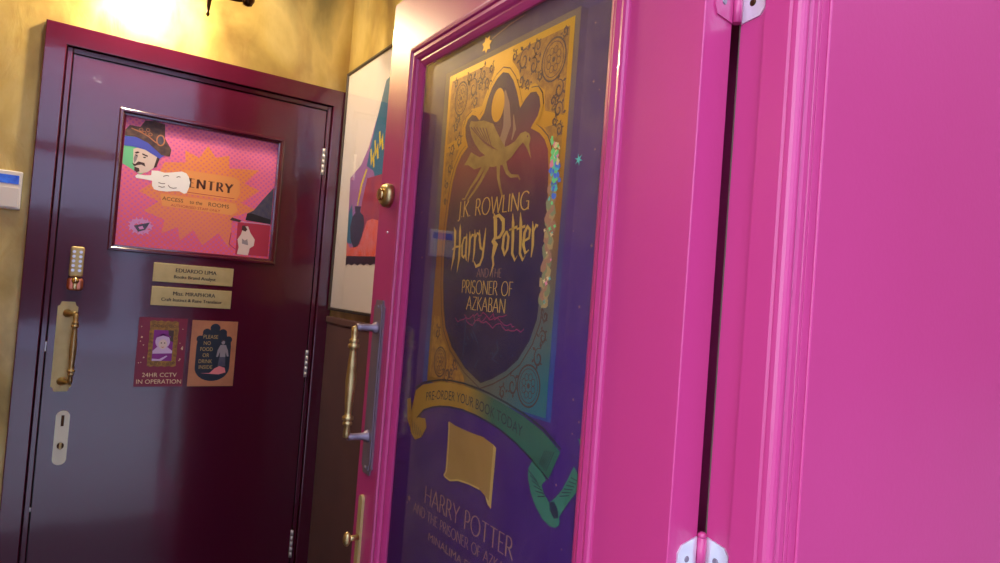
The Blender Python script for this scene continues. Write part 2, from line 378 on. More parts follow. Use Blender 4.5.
# upright roman capitals drawn as pen strokes: width, strokes, serif spots
GL = {
 'A': (0.72, [[(0, 0), (0.36, 1)], [(0.36, 1), (0.72, 0)], [(0.13, 0.34), (0.59, 0.34)]], [(0, 0), (0.72, 0)]),
 'B': (0.5, [[(0.06, 0), (0.06, 1)], [(0.06, 1)] + arcpts(0.24, 0.76, 0.2, 0.24, 90, -90) + [(0.06, 0.52)], [(0.06, 0.52)] + arcpts(0.26, 0.26, 0.24, 0.26, 90, -90) + [(0.06, 0)]], [(0.06, 0), (0.06, 1)]),
 'D': (0.72, [[(0.06, 0), (0.06, 1)], [(0.06, 1)] + arcpts(0.28, 0.5, 0.42, 0.5, 90, -90, 14) + [(0.06, 0)]], []),
 'E': (0.46, [[(0.06, 0), (0.06, 1)], [(0.06, 0.98), (0.46, 0.98)], [(0.06, 0.52), (0.38, 0.52)], [(0.06, 0.02), (0.48, 0.02)]], [(0.06, 0), (0.06, 1)]),
 'F': (0.44, [[(0.06, 0), (0.06, 1)], [(0.06, 0.98), (0.46, 0.98)], [(0.06, 0.52), (0.38, 0.52)]], [(0.06, 0)]),
 'G': (0.76, [arcpts(0.42, 0.5, 0.4, 0.5, 45, 300, 18) + [(0.72, 0.14)], [(0.72, 0.0), (0.72, 0.46)], [(0.5, 0.46), (0.74, 0.46)]], []),
 'H': (0.72, [[(0.06, 0), (0.06, 1)], [(0.66, 0), (0.66, 1)], [(0.06, 0.52), (0.66, 0.52)]], [(0.06, 0), (0.66, 0), (0.06, 1), (0.66, 1)]),
 'I': (0.12, [[(0.06, 0), (0.06, 1)]], [(0.06, 0), (0.06, 1)]),
 'J': (0.3, [[(0.24, 1), (0.24, 0.0)] + arcpts(0.1, 0.0, 0.14, 0.2, 0, -120, 8)], []),
 'K': (0.58, [[(0.06, 0), (0.06, 1)], [(0.54, 1), (0.08, 0.48)], [(0.18, 0.56), (0.6, 0)]], []),
 'L': (0.44, [[(0.06, 0), (0.06, 1)], [(0.06, 0.02), (0.46, 0.02)]], []),
 'N': (0.74, [[(0.06, 0), (0.06, 1)], [(0.06, 1), (0.68, 0)], [(0.68, 0), (0.68, 1)]], [(0.06, 0), (0.68, 1)]),
 'O': (0.84, [arcpts(0.42, 0.5, 0.4, 0.5, 90, 450, 24)], []),
 'P': (0.48, [[(0.06, 0), (0.06, 1)], [(0.06, 1)] + arcpts(0.24, 0.72, 0.22, 0.28, 90, -90) + [(0.06, 0.44)]], [(0.06, 0)]),
 'R': (0.58, [[(0.06, 0), (0.06, 1)], [(0.06, 1)] + arcpts(0.24, 0.74, 0.22, 0.26, 90, -90) + [(0.06, 0.48)], [(0.26, 0.48), (0.6, 0)]], [(0.06, 0), (0.06, 1)]),
 'S': (0.46, [arcpts(0.24, 0.74, 0.2, 0.25, 30, 250, 12) + arcpts(0.23, 0.26, 0.22, 0.26, 75, -150, 12)], []),
 'T': (0.6, [[(0.3, 0), (0.3, 1)], [(0, 0.98), (0.6, 0.98)]], [(0.3, 0)]),
 'W': (1.02, [[(0, 1), (0.27, 0)], [(0.27, 0), (0.52, 0.95)], [(0.52, 0.95), (0.76, 0)], [(0.76, 0), (1.02, 1)]], []),
 'Y': (0.62, [[(0, 1), (0.31, 0.48)], [(0.62, 1), (0.31, 0.48)], [(0.31, 0.5), (0.31, 0)]], [(0.31, 0), (0, 1), (0.62, 1)]),
 'Z': (0.58, [[(0.02, 0.98), (0.56, 0.98)], [(0.56, 0.98), (0.02, 0.02)], [(0.02, 0.02), (0.58, 0.02)]], []),
 '.': (0.1, [[(0.0, 0.05), (0.1, 0.05)]], []),
}

# ================================================================== THE PLACE
YB = 2.45       # face of the door at the end of the lobby
XD = 0.55       # face of the open door
# ---- setting
struct(MB().box(M['stone'], -8, 1.5, -9, 0.33, -0.12, 0.0).build('ground_pavement'), 'pale street paving before the shop doorway', 'pavement')
M['tarmac'] = mat('dark_tarmac', rgb(62, 58, 60), 0.85, vary=(20, rgb(52, 50, 52), 0.3))
struct(MB().box(M['tarmac'], 1.5, 30, -9, 0.33, -0.12, 0.0).build('ground_added_road'), 'dark tarmac added out of view to dim the reflection in the shopfront panel', 'road')  # dark ground added out of view, so the shopfront panel reflects less brightness
struct(MB().box(M['tile'], -1.0, 0.95, 0.33, 2.6, -0.12, 0.0).build('floor'), 'dark lobby floor between the two doors', 'floor')
struct(MB().box(M['ceil'], -1.0, 0.95, 0.30, 2.6, 2.95, 3.05).build('ceiling'), 'cream ceiling over the lobby', 'ceiling')
w = MB(); w.box(M['gold_wall'], -1.0, -0.075, 2.462, 2.56, 0, 2.95); w.box(M['gold_wall'], 0.815, 0.95, 2.462, 2.56, 0, 2.95); w.box(M['gold_wall'], -0.075, 0.815, 2.462, 2.56, 2.205, 2.95)
struct(w.build('wall_back'), 'mottled gold leaf wall around the burgundy door', 'wall')
struct(MB().box(M['gold_wall'], 0.85, 0.95, 0.48, 2.462, 0, 2.95).build('wall_right'), 'gold leaf side wall behind the framed picture', 'wall')
struct(MB().box(M['gold_wall'], -1.0, -0.9, 0.48, 2.462, 0, 2.95).build('wall_left'), 'gold leaf side wall facing the open magenta door', 'wall')
# shopfront wall facing the street: a moulded jamb, then a broad flat pilaster
prof = [(0.6045, 0.4675), (0.6045, 0.4335), (0.6, 0.431), (0.5945, 0.4305), (0.5945, 0.402), (0.5955, 0.399)]
prof += [(0.6045 - 0.009 * math.cos(math.radians(a)), 0.397 - 0.010 * math.sin(math.radians(a))) for a in range(0, 141, 20)]
prof += [(0.6115, 0.3935), (0.6135, 0.3905), (0.616, 0.3885), (0.6215, 0.3880), (0.623, 0.3912), (0.6245, 0.3880), (0.6275, 0.3875), (0.6285, 0.3905), (0.6295, 0.3875), (0.634, 0.387), (0.634, 0.4675)]
struct(MB().prism(M['paint'], [(x, y, 0.0) for x, y in prof], (0, 0, 2.72)).build('trim_1'), 'moulded magenta door jamb with the hinge rebate', 'door jamb')
p = MB(); p.box(M['paint'], 0.6342, 1.75, 0.387, 0.4675, 0, 2.95)
p.box(M['paint'], 0.66, 0.86, 0.47, 0.78, 0, 2.95); p.box(M['paint'], 0.6405, 1.70, 0.3845, 0.388, 0.12, 2.80, 0.0022)  # inner pier added behind the open door so the hinge gap looks dark
struct(p.build('wall_front'), 'broad flat magenta shopfront panel beside the jamb', 'wall')
p = MB(); p.box(M['paint'], -1.75, -0.30, 0.387, 0.476, 0, 2.95); p.box(M['paint'], -0.30, 0.634, 0.39, 0.476, 2.72, 2.95); p.box(M['paint'], -0.30, -0.272, 0.40, 0.476, 0, 2.72)
struct(p.build('wall_front_street'), 'magenta shopfront around the entrance', 'wall')
tr = MB(); tr.box(M['paint'], -0.272, 0.594, 0.425, 0.476, 2.125, 2.18, 0.004); tr.box(M['glass'], -0.272, 0.594, 0.448, 0.453, 2.18, 2.72)
struct(tr.build('window_1'), 'clear fanlight over the entrance', 'window')
struct(MB().box(M['weather'], 0.6046, 0.6062, 0.4676, 0.4694, 0.0, 2.12).build('trim_2'), 'thin grey seal strip on the jamb beside the hinge gap', 'seal strip')

# street across: pale facade straight over, dark brick further along
M['render_wall'] = mat('pale_rendered_facade', rgb(184, 192, 214), 0.8, vary=(0.6, rgb(166, 174, 200), 0.3))
M['brick'] = mat('dark_brick_facade', rgb(92, 62, 52), 0.85, vary=(3, rgb(70, 48, 42), 0.3))
M['shop_dark'] = mat('dark_shop_window', rgb(34, 32, 40), 0.25)
q = MB(); q.box(M['render_wall'], -7, 5, -9.4, -9, 0, 9)
for x0 in (-6.6, -2.7, 1.2): q.box(M['shop_dark'], x0, x0 + 3.4, -9.0, -8.94, 0.5, 2.45, 0.03)
struct(q.build('wall_street_opposite'), 'pale facade over the street', 'facade')
q = MB(); q.box(M['brick'], 5, 30, -9.4, -9, 0, 20); q.box(M['brick'], 29.6, 30, -9, 0.4, 0, 20)
struct(q.build('wall_street_brick'), 'dark brick facades further along the street', 'facade')
# unseen ceiling lamp, added to brighten the dark lobby
dl = thing('added_lobby_lamp', 'round recessed lamp, added out of view to brighten the lobby', 'added lamp', (0.10, 1.92, 2.95))
q = MB(); q.tube(M['white_plastic'], [(0.10, 1.92, 2.951), (0.10, 1.92, 2.944), (0.10, 1.92, 2.942)], [0.062, 0.062, 0.05], 28); q.build('trim_ring', dl)
q = MB(); q.tube(M['added_lamp_disc'], [(0.10, 1.92, 2.943), (0.10, 1.92, 2.9405)], [0.045, 0.045], 24); q.build('diffuser', dl)

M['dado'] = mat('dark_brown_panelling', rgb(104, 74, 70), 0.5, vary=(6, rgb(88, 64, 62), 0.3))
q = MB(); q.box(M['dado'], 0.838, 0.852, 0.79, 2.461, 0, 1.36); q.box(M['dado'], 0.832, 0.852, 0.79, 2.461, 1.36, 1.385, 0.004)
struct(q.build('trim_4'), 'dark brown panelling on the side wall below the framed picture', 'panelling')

# ---- burgundy door at the end of the lobby
fr = MB()
fr.prism(M['maroon'], [(x, 2.434, z) for x, z in ((-0.1105, 0), (-0.1105, 2.243), (0.8465, 2.243), (0.8465, 0), (0.793, 0), (0.793, 2.1795), (-0.053, 2.1795), (-0.053, 0))], (0, 0.036, 0))
bmesh.ops.bevel(fr.bm, geom=[e for e in fr.bm.edges if all(abs(v.co.y - 2.434) < 1e-5 for v in e.verts)], offset=0.003, segments=2, profile=0.5, affect='EDGES')
for (a, b, c, d) in ((-0.051, -0.036, 0, 2.1775), (0.776, 0.791, 0, 2.1775), (-0.036, 0.776, 2.1615, 2.1775)):
    fr.box(M['maroon'], a, b, 2.446, 2.470, c, d, 0.002)
fr.box(M['dark_gap'], -0.08, 0.82, 2.470, 2.475, 0, 2.21)
struct(fr.build('trim_3'), 'glossy burgundy frame around the door with the pink notice', 'door frame')
d1 = thing('door_1', 'closed burgundy panelled door with a pink notice in its window', 'door', (0.37, YB, 0.0), kind='structure')
OX0, OX1, OZ0, OZ1 = 0.103, 0.628, 1.560, 2.022
lf = MB()
for (a, b, c, d) in ((-0.0325, OX0, 0.012, 2.158), (OX1, 0.7725, 0.012, 2.158), (OX0, OX1, OZ1, 2.158), (OX0, OX1, 0.012, OZ0)):
    lf.box(M['maroon'], a, b, YB, YB + 0.018, c, d)
lf.box(M['maroon'], OX0 - 0.01, OX1 + 0.01, YB + 0.0165, YB + 0.0185, OZ0 - 0.01, OZ1 + 0.01)
lf.build('leaf', d1)
MB().frame(M['maroon'], [(-0.0015, 0.002), (0, -0.004), (0.003, -0.0055), (0.009, -0.0055), (0.012, -0.003), (0.014, 0.002), (0.0195, 0.003), (0.0195, 0.016)], OX0, OX1, OZ0, OZ1,
           lambda u, d, z: (u, YB + d, z)).build('glazing_bead', d1)
# hinges
for zc, hh in ((1.966, 0.1), (1.2015, 0.1), (0.53, 0.1)):
    h = MB()
    n = 5
    for k in range(n):
        z0 = zc - hh / 2 + hh * k / n
        h.tube(M['steel'], [(0.7745, YB - 0.0065, z0 + 0.001), (0.7745, YB - 0.0065, z0 + hh / n - 0.001)], 0.0052, 10)
    h.box(M['steel'], 0.770, 0.779, YB - 0.004, YB + 0.003, zc - hh / 2, zc + hh / 2)
    h.build('hinge', d1)
# push button lock: buttons above, copper thumb turn below
kl = MB(); kl.box(M['pale_brass'], 0.006, 0.043, YB - 0.016, YB + 0.001, 1.467, 1.562, 0.006, 3)
k_ = kl.build('push_button_lock', d1)
bt = MB()
for r in range(5):
    for c in range(2):
        x = 0.0155 + c * 0.018; z = 1.545 - r * 0.0145
        bt.tube(M['steel'], [(x, YB - 0.0155, z), (x, YB - 0.0195, z)], 0.0048, 12)
bt.build('push_buttons', k_)
kt = MB(); kt.box(M['copper'], 0.003, 0.047, YB - 0.014, YB + 0.001, 1.424, 1.4645, 0.009, 3); kt.build('lower_plate', k_)
kk = MB(); kk.sphere(M['bright_brass'], (0.025, YB - 0.026, 1.4555), 0.0105, (1, 0.9, 1)); kk.tube(M['bright_brass'], [(0.025, YB - 0.012, 1.446), (0.025, YB - 0.024, 1.446)], 0.006, 12)
kk.box(M['bright_brass'], 0.0195, 0.0305, YB - 0.026, YB - 0.016, 1.428, 1.450, 0.003)
kk.build('thumb_turn', k_)

def pull_handle(parent, mp, bar_m, plate_m, post_m, plate, posts, reach, barw, sx=1):
    """offset pull: mp(u, d, z) -> point, d out of the door. plate=(u0,u1,z0,z1)"""
    u0, u1, z0, z1 = plate; uc = (u0 + u1) / 2; hw = (u1 - u0) / 2
    root = MB()
    c = 0.35 * hw
    out = [(u0 + c, z0), (u1 - c, z0), (u1 - c * 0.6, z0 + c * 1.2), (u1, z0 + c * 1.6), (u1, z1 - c * 1.6), (u1 - c * 0.6, z1 - c * 1.2), (u1 - c, z1), (u0 + c, z1), (u0 + c * 0.6, z1 - c * 1.2), (u0, z1 - c * 1.6), (u0, z0 + c * 1.6), (u0 + c * 0.6, z0 + c * 1.2)]
    a = Vector(mp(0, 0, 0)); b = Vector(mp(0, 0.004, 0))
    root.prism(plate_m, [mp(u, -0.0003, z) for u, z in out], (b - a))
    inn = [(uc + (u - uc) * 0.78, (z0 + z1) / 2 + (z - (z0 + z1) / 2) * 0.95) for u, z in out]
    root.prism(plate_m, [mp(u, 0.0037, z) for u, z in inn], (b - a) * 0.5)
    for z in (z0 + 0.014, z1 - 0.014):
        root.tube(plate_m, [mp(uc, 0.005, z), mp(uc, 0.0075, z)], [0.0038, 0.003], 10)
    h = root.build('back_plate', parent)
    zt, zb = posts; ub = uc + sx * barw
    for z in posts:
        q = MB(); q.tube(post_m, [mp(uc, 0.004, z), mp(uc, 0.010, z), mp(uc, 0.016, z), mp((uc * 0.4 + ub * 0.6), reach * 0.72, z), mp(ub, reach * 0.96, z)], [0.0135, 0.012, 0.0075, 0.0068, 0.0075], 14)
        q.build('post', h)
    g = MB(); H = zt - zb
    prof = [(0.012, 0.0), (0.0, 0.0075), (-0.05, 0.0078), (-0.10, 0.0062), (-0.115, 0.0105), (-0.135, 0.0105), (-0.145, 0.007), (-0.16, 0.0125), (-0.185, 0.0125), (-0.20, 0.0075), (-0.23, 0.0075),
            (-0.33, 0.0095), (-0.5, 0.0118), (-0.67, 0.0095), (-0.77, 0.0075), (-0.80, 0.0075), (-0.815, 0.0125), (-0.84, 0.0125), (-0.855, 0.007), (-0.865, 0.0105), (-0.885, 0.0105), (-0.90, 0.0062), (-0.95, 0.0078), (-1.0, 0.0075), (-1.012, 0.0)]
    k = H / 0.23
    g.tube(bar_m, [mp(ub, reach, zt + t * H) for t, r in prof], [max(r * min(k, 1.0) * 0.95, 0.0003) for t, r in prof], 18)
    g.build('grip', h)
    return h
ph = pull_handle(d1, lambda u, d, z: (u, YB - d, z), M['brass'], M['pale_brass'], M['brass'], (-0.014, 0.040, 1.108, 1.388), (1.352, 1.140), 0.042, 0.022)
# lower escutcheon with a small thumb knob
es = MB(); M['silver_brass'] = mat('worn_silvery_brass', rgb(222, 212, 178), 0.4, 0.5); pts = arcpts(0.026, 1.030, 0.0185, 0.018, 0, 180, 10) + arcpts(0.026, 0.897, 0.0185, 0.018, 180, 360, 10)
es.prism(M['silver_brass'], [(u, YB + 0.0003, z) for u, z in pts], (0, -0.0055, 0))
e_ = es.build('escutcheon', d1)
q = MB(); q.tube(M['bronze'], [(0.026, YB - 0.005, 0.94), (0.026, YB - 0.0135, 0.94)], 0.0095, 14); q.box(M['brass'], 0.0225, 0.0295, YB - 0.02, YB - 0.012, 0.93, 0.95, 0.002); q.build('cylinder', e_)
q = MB(); q.box(M['bronze'], 0.022, 0.030, YB - 0.0065, YB - 0.005, 1.0, 1.034); q.build('finger_slot', e_)
q = MB(); q.box(M['steel'], -0.0375, -0.0335, YB - 0.008, YB + 0.002, 1.232, 1.262, 0.001); q.build('latch_face', d1)
q = MB(); q.box(M['steel'], -0.0375, -0.0335, YB - 0.008, YB + 0.002, 0.742, 0.754, 0.001); q.build('latch_face', d1)

# ---- pink notice inside the door window
YN = YB + 0.0162
n0 = (0.3655, YN, 1.79)
ent = thing('entry_notice', 'pink and orange entry notice in the window of the burgundy door', 'sign', n0)
FL = lambda y: (lambda u, v, l: (u, y - 0.00022 * l, v))
pl = FL(YN - 0.0008)
q = MB(); q.box(M['halftone'], 0.1225, 0.6085, YN - 0.0008, YN - 0.0001, 1.579, 2.003); q.build('sheet', ent)
star = [(0.245, 1.871), (0.309, 1.882), (0.304, 1.923), (0.35, 1.905), (0.375, 1.952), (0.402, 1.915), (0.446, 1.93), (0.449, 1.886), (0.551, 1.896), (0.504, 1.841), (0.558, 1.823), (0.499, 1.77), (0.553, 1.751), (0.474, 1.717), (0.472, 1.605), (0.433, 1.654), (0.384, 1.606), (0.351, 1.655), (0.312, 1.614), (0.303, 1.659), (0.255, 1.633), (0.26, 1.679), (0.196, 1.701), (0.238, 1.737), (0.178, 1.763), (0.219, 1.8)]
Print(pl).poly(M['orange'], star, 1).build('starburst', ent)
t = Print(pl)
t.poly(M['yellow_tint'], [(0.30, 1.776), (0.48, 1.776), (0.492, 1.80), (0.488, 1.845), (0.47, 1.856), (0.31, 1.856)], 2)
t.poly(M['yellow_tint'], [(0.25, 1.725), (0.47, 1.722), (0.49, 1.74), (0.48, 1.765), (0.24, 1.765)], 2)
t.text(M['brown_ink'], 'ENTRY', 0.326, 0.464, 1.800, 0.030, 3, 'pen', pen=(0.06, 0.26), serif=True, gap=0.26)
t.stroke(M['red_ink'], [(0.30, 1.7815), (0.475, 1.7815)], 0.002, 3)
t.text(M['brown_ink'], 'ACCESS', 0.248, 0.312, 1.744, 0.013, 3)
t.text(M['brown_ink'], 'to the', 0.332, 0.372, 1.744, 0.013, 3)
t.text(M['brown_ink'], 'ROOMS', 0.392, 0.459, 1.744, 0.014, 3)
t.text(M['red_ink'], 'AUTHORISED STAFF ONLY', 0.275, 0.432, 1.727, 0.009, 3)
t.build('lettering', ent)
t = Print(pl)
t.poly(M['mint'], [(0.1235, 1.945), (0.165, 1.935), (0.215, 1.90), (0.205, 1.84), (0.178, 1.818), (0.1235, 1.846)], 1)
t.poly(M['skin_print'], [(0.151, 1.899), (0.172, 1.909), (0.207, 1.894), (0.225, 1.884), (0.216, 1.848), (0.197, 1.829), (0.176, 1.822), (0.160, 1.828), (0.153, 1.859)], 2)
t.poly(M['grey_print'], [(0.158, 1.884), (0.166, 1.878), (0.162, 1.862), (0.157, 1.852), (0.154, 1.868)], 3)
t.poly(M['hair_print'], [(0.150, 1.852), (0.160, 1.850), (0.168, 1.860), (0.186, 1.858), (0.190, 1.846), (0.178, 1.851), (0.168, 1.848), (0.158, 1.842)], 3)
t.poly(M['hair_print'], [(0.158, 1.841), (0.172, 1.838), (0.174, 1.828), (0.166, 1.823), (0.159, 1.829)], 3)
t.poly(M['hair_print'], [(0.155, 1.888), (0.165, 1.893), (0.170, 1.889), (0.160, 1.884)], 3); t.poly(M['hair_print'], [(0.177, 1.889), (0.194, 1.884), (0.194, 1.879), (0.178, 1.884)], 3)
t.disc(M['black'], 0.162, 1.879, 0.0035, 3, 0.002); t.disc(M['black'], 0.185, 1.876, 0.0045, 3, 0.002)
t.poly(M['hair_print'], [(0.222, 1.886), (0.230, 1.882), (0.222, 1.85), (0.214, 1.846)], 3)
t.poly(M['cobalt'], [(0.1235, 1.936), (0.164, 1.939), (0.205, 1.919), (0.243, 1.893), (0.229, 1.880), (0.185, 1.902), (0.150, 1.906), (0.1235, 1.905)], 4)
t.poly(M['hat'], [(0.1235, 1.957), (0.135, 1.975), (0.165, 1.974), (0.178, 1.998), (0.205, 2.002), (0.2365, 1.998), (0.240, 1.951), (0.262, 1.916), (0.259, 1.893), (0.234, 1.893), (0.191, 1.926), (0.155, 1.939), (0.1235, 1.938)], 5)
t.disc(M['navy_print'], 0.2275, 1.941, 0.0095, 6, 0.014); t.ring(M['copper_print'], 0.2275, 1.941, 0.0115, 0.004, 7, 0.017)
t.stroke(M['copper_print'], [(0.14, 1.965), (0.165, 1.958), (0.19, 1.948), (0.216, 1.93)], 0.0035, 6)
for (a, b) in ((0.168, 1.965), (0.178, 1.957), (0.188, 1.968), (0.196, 1.955)): t.ring(M['copper_print'], a, b, 0.005, 0.0018, 6)
t.build('hatted_portrait', ent)
t = Print(pl)
t.poly(M['white'], [(0.163, 1.811), (0.169, 1.8175), (0.19, 1.8175), (0.209, 1.821), (0.209, 1.837), (0.228, 1.839), (0.248, 1.836), (0.270, 1.841), (0.300, 1.849), (0.314, 1.845), (0.322, 1.835), (0.328, 1.816), (0.326, 1.797), (0.320, 1.778), (0.312, 1.7745), (0.298, 1.781), (0.280, 1.7785), (0.260, 1.774), (0.236, 1.773), (0.221, 1.776), (0.214, 1.787), (0.213, 1.803), (0.19, 1.8045), (0.166, 1.805)], 4)
for pts in ([(0.262, 1.796), (0.268, 1.789), (0.278, 1.788), (0.288, 1.791)], [(0.285, 1.826), (0.291, 1.83), (0.297, 1.829)], [(0.232, 1.80), (0.243, 1.798), (0.252, 1.80)], [(0.233, 1.788), (0.244, 1.786), (0.252, 1.789)], [(0.245, 1.823), (0.255, 1.828), (0.262, 1.827)]):
    t.stroke(M['hair_print'], pts, 0.0022, 5)
t.build('pointing_hand', ent)
t = Print(pl)
t.poly(M['crimson_print'], [(0.493, 1.699), (0.606, 1.706), (0.606, 1.588), (0.494, 1.586)], 2)
t.poly(M['navy_print'], [(0.607, 1.842), (0.607, 1.707), (0.518, 1.711), (0.522, 1.735), (0.543, 1.749), (0.575, 1.797)], 3)
t.poly(M['black'], [(0.522, 1.735), (0.535, 1.738), (0.606, 1.724), (0.606, 1.708), (0.518, 1.711)], 4)
t.stroke(M['pale_lilac'], [(0.497, 1.704), (0.605, 1.704)], 0.0018, 4)
t.poly(M['skin_print'], [(0.514, 1.688), (0.529, 1.690), (0.539, 1.667), (0.556, 1.645), (0.554, 1.622), (0.541, 1.612), (0.537, 1.586), (0.499, 1.587), (0.503, 1.612), (0.497, 1.64), (0.507, 1.658)], 4)
t.poly(M['hair_print'], [(0.508, 1.674), (0.522, 1.67), (0.527, 1.678), (0.518, 1.692), (0.509, 1.69)], 5); t.poly(M['grey_print'], [(0.512, 1.644), (0.522, 1.638), (0.53, 1.644), (0.535, 1.622), (0.513, 1.626)], 5)
t.poly(M['hair_print'], [(0.466, 1.705), (0.473, 1.715), (0.505, 1.708), (0.5, 1.701)], 4)
t.stroke(M['crimson_print'], [(0.474, 1.66), (0.470, 1.62), (0.49, 1.605), (0.505, 1.602)], 0.0022, 3)
t.build('pale_figure', ent)
t = Print(pl)
for k in range(9):
    a = 0.15 + 0.66 * k; t.star(M['lilac_print'], 0.192 + 0.026 * math.cos(a), 1.648 + 0.018 * math.sin(a), 0.014, 5, 1 + k % 2)
t.poly(M['navy_print'], [(0.172, 1.648), (0.195, 1.656), (0.218, 1.664), (0.206, 1.638), (0.186, 1.629)], 3)
t.poly(M['lilac_print'], [(0.185, 1.645), (0.197, 1.65), (0.202, 1.641), (0.19, 1.637)], 4)
t.build('lilac_emblem', ent)

# ---- two brass name plates, a camera notice and a food notice
def name_plate(z0, z1, x0, x1, lines, label):
    r = thing('name_plate', label, 'plaque', ((x0 + x1) / 2, YB, z0), 'engraved brass plates')
    q = MB(); q.box(M['pale_brass'], x0, x1, YB - 0.003, YB - 0.0002, z0, z1, 0.0008, 1); q.build('plate', r)
    t = Print(FL(YB - 0.003))
    for (s_, a, b, v, h) in lines: t.text(M['black'], s_, a, b, v, h, 1); t.text(M['black'], s_, a + 0.0009, b + 0.0009, v, h, 1.2)
    t.build('lettering', r)
name_plate(1.470, 1.533, 0.239, 0.490, [('EDUARDO LIMA', 0.306, 0.434, 1.506, 0.0135), ('Books Brand Analyst', 0.302, 0.433, 1.485, 0.0115)], 'upper engraved brass plate on the burgundy door, directly under the pink notice')
name_plate(1.391, 1.454, 0.239, 0.490, [('Miss. MIRAPHORA', 0.304, 0.436, 1.4275, 0.0135), ('Craft Instinct & Rune Translator', 0.270, 0.460, 1.407, 0.0115)], 'lower engraved brass plate, just above the camera notice')
c0 = (0.2835, YB, 1.12)
cc = thing('camera_notice', 'maroon camera notice with a gold framed lilac portrait', 'sign', c0)
q = MB(); q.box(M['sign_red'], 0.211, 0.357, YB - 0.002, YB - 0.0002, 1.120, 1.350); q.build('sheet', cc)
pl = FL(YB - 0.002); t = Print(pl)
fo = [(0.244, 1.190)] + [(0.2445 + 0.001 * math.sin(i * 2), 1.19 + 0.148 * i / 12) for i in range(13)] + [(0.244 + 0.087 * i / 8, 1.338 + 0.003 * (i % 2)) for i in range(9)] + [(0.331 - 0.001 * math.sin(i * 2), 1.338 - 0.148 * i / 12) for i in range(13)] + [(0.331 - 0.087 * i / 8, 1.189 - 0.003 * (i % 2)) for i in range(8)]
t.poly(M['gold_print'], fo, 1)
t.poly(M['violet_print'], [(0.2575, 1.206), (0.317, 1.206), (0.317, 1.309), (0.2575, 1.309)], 2)
t.poly(M['hair_print'], [(0.300, 1.309), (0.317, 1.309), (0.317, 1.27), (0.305, 1.275)], 3)
t.disc(M['pale_lilac'], 0.286, 1.271, 0.022, 4, 0.024); t.disc(M['skin_print'], 0.287, 1.262, 0.013, 5, 0.016)
t.disc(M['violet_print'], 0.286, 1.299, 0.014, 5, 0.007); t.poly(M['violet_print'], [(0.264, 1.288), (0.286, 1.298), (0.309, 1.289), (0.309, 1.284), (0.286, 1.291), (0.264, 1.283)], 5)
t.disc(M['black'], 0.282, 1.266, 0.002, 6); t.disc(M['black'], 0.292, 1.266, 0.002, 6); t.stroke(M['red_ink'], [(0.283, 1.253), (0.287, 1.2515), (0.291, 1.253)], 0.0018, 6)
t.poly(M['pale_lilac'], [(0.258, 1.239), (0.27, 1.252), (0.302, 1.252), (0.317, 1.24), (0.317, 1.232), (0.258, 1.230)], 4)
t.poly(M['pale_lilac'], [(0.258, 1.206), (0.285, 1.206), (0.304, 1.222), (0.30, 1.224), (0.28, 1.212), (0.258, 1.213)], 5)
for k in range(14): t.star(M['cream_ink'], (0.219 + R.random() * 0.018) if k % 2 else (0.338 + R.random() * 0.014), 1.19 + R.random() * 0.15, 0.0018 + R.random() * 0.0025, 4, 3, 0.5)
for k in range(10): t.ring(M['brown_ink'], 0.250 if k % 2 else 0.324, 1.20 + k * 0.0135, 0.003, 0.0012, 3)
for k in range(6): t.ring(M['brown_ink'], 0.258 + k * 0.012, 1.323, 0.004, 0.0014, 3); t.ring(M['brown_ink'], 0.258 + k * 0.012, 1.197, 0.003, 0.0012, 3)
t.build('portrait_frame', cc)
t = Print(pl); t.text(M['cream_ink'], '24HR CCTV', 0.2335, 0.337, 1.1525, 0.0145, 2); t.text(M['cream_ink'], 'IN OPERATION', 0.2185, 0.3525, 1.130, 0.015, 2)
t.build('lettering', cc)
fn = thing('food_notice', 'copper edged notice with a dark scalloped cartouche, beside the camera notice', 'sign', (0.446, YB, 1.12))
q = MB(); q.box(M['copper_print'], 0.372, 0.520, YB - 0.002, YB - 0.0002, 1.120, 1.347); q.build('sheet', fn)
t = Print(pl)
ct = arcpts(0.447, 1.185, 0.056, 0.047, 180, 360, 16) + [(0.503, 1.26)]
for (u, v, r) in ((0.493, 1.283, 0.012), (0.473, 1.306, 0.0135), (0.447, 1.321, 0.0165), (0.421, 1.306, 0.0135), (0.401, 1.283, 0.012)):
    a = math.degrees(math.atan2(v - 1.25, u - 0.447)); ct += arcpts(u, v, r, r, a - 82, a + 82, 8)
ct += [(0.391, 1.26)]
t.poly(M['ink_teal'], ct, 1)
t.build('cartouche', fn)
t = Print(pl)
for s_, a, b, v in (('PLEASE', 0.411, 0.458, 1.285), ('NO', 0.4135, 0.436, 1.263), ('FOOD', 0.404, 0.444, 1.242), ('OR', 0.413, 0.434, 1.221), ('DRINK', 0.402, 0.445, 1.200), ('INSIDE', 0.404, 0.447, 1.180)):
    t.text(M['tan_ink'], s_, a, b, v, 0.0135, 2)
t.build('lettering', fn)
t = Print(pl)
t.disc(M['grey_print'], 0.4765, 1.273, 0.0058, 2, 0.0075); t.poly(M['hair_print'], [(0.470, 1.274), (0.472, 1.282), (0.481, 1.282), (0.483, 1.275), (0.478, 1.279)], 3)
t.poly(M['grey_print'], [(0.468, 1.264), (0.486, 1.264), (0.494, 1.245), (0.498, 1.224), (0.492, 1.224), (0.487, 1.24), (0.487, 1.222), (0.469, 1.222), (0.468, 1.24), (0.463, 1.222), (0.457, 1.222), (0.460, 1.245)], 2)
t.poly(M['navy_print'], [(0.468, 1.222), (0.487, 1.222), (0.490, 1.19), (0.464, 1.188)], 2)
t.poly(M['pink_print'], [(0.410, 1.165), (0.44, 1.166), (0.455, 1.182), (0.47, 1.190), (0.488, 1.184), (0.492, 1.168), (0.47, 1.161)], 3)
t.build('standing_figure', fn)

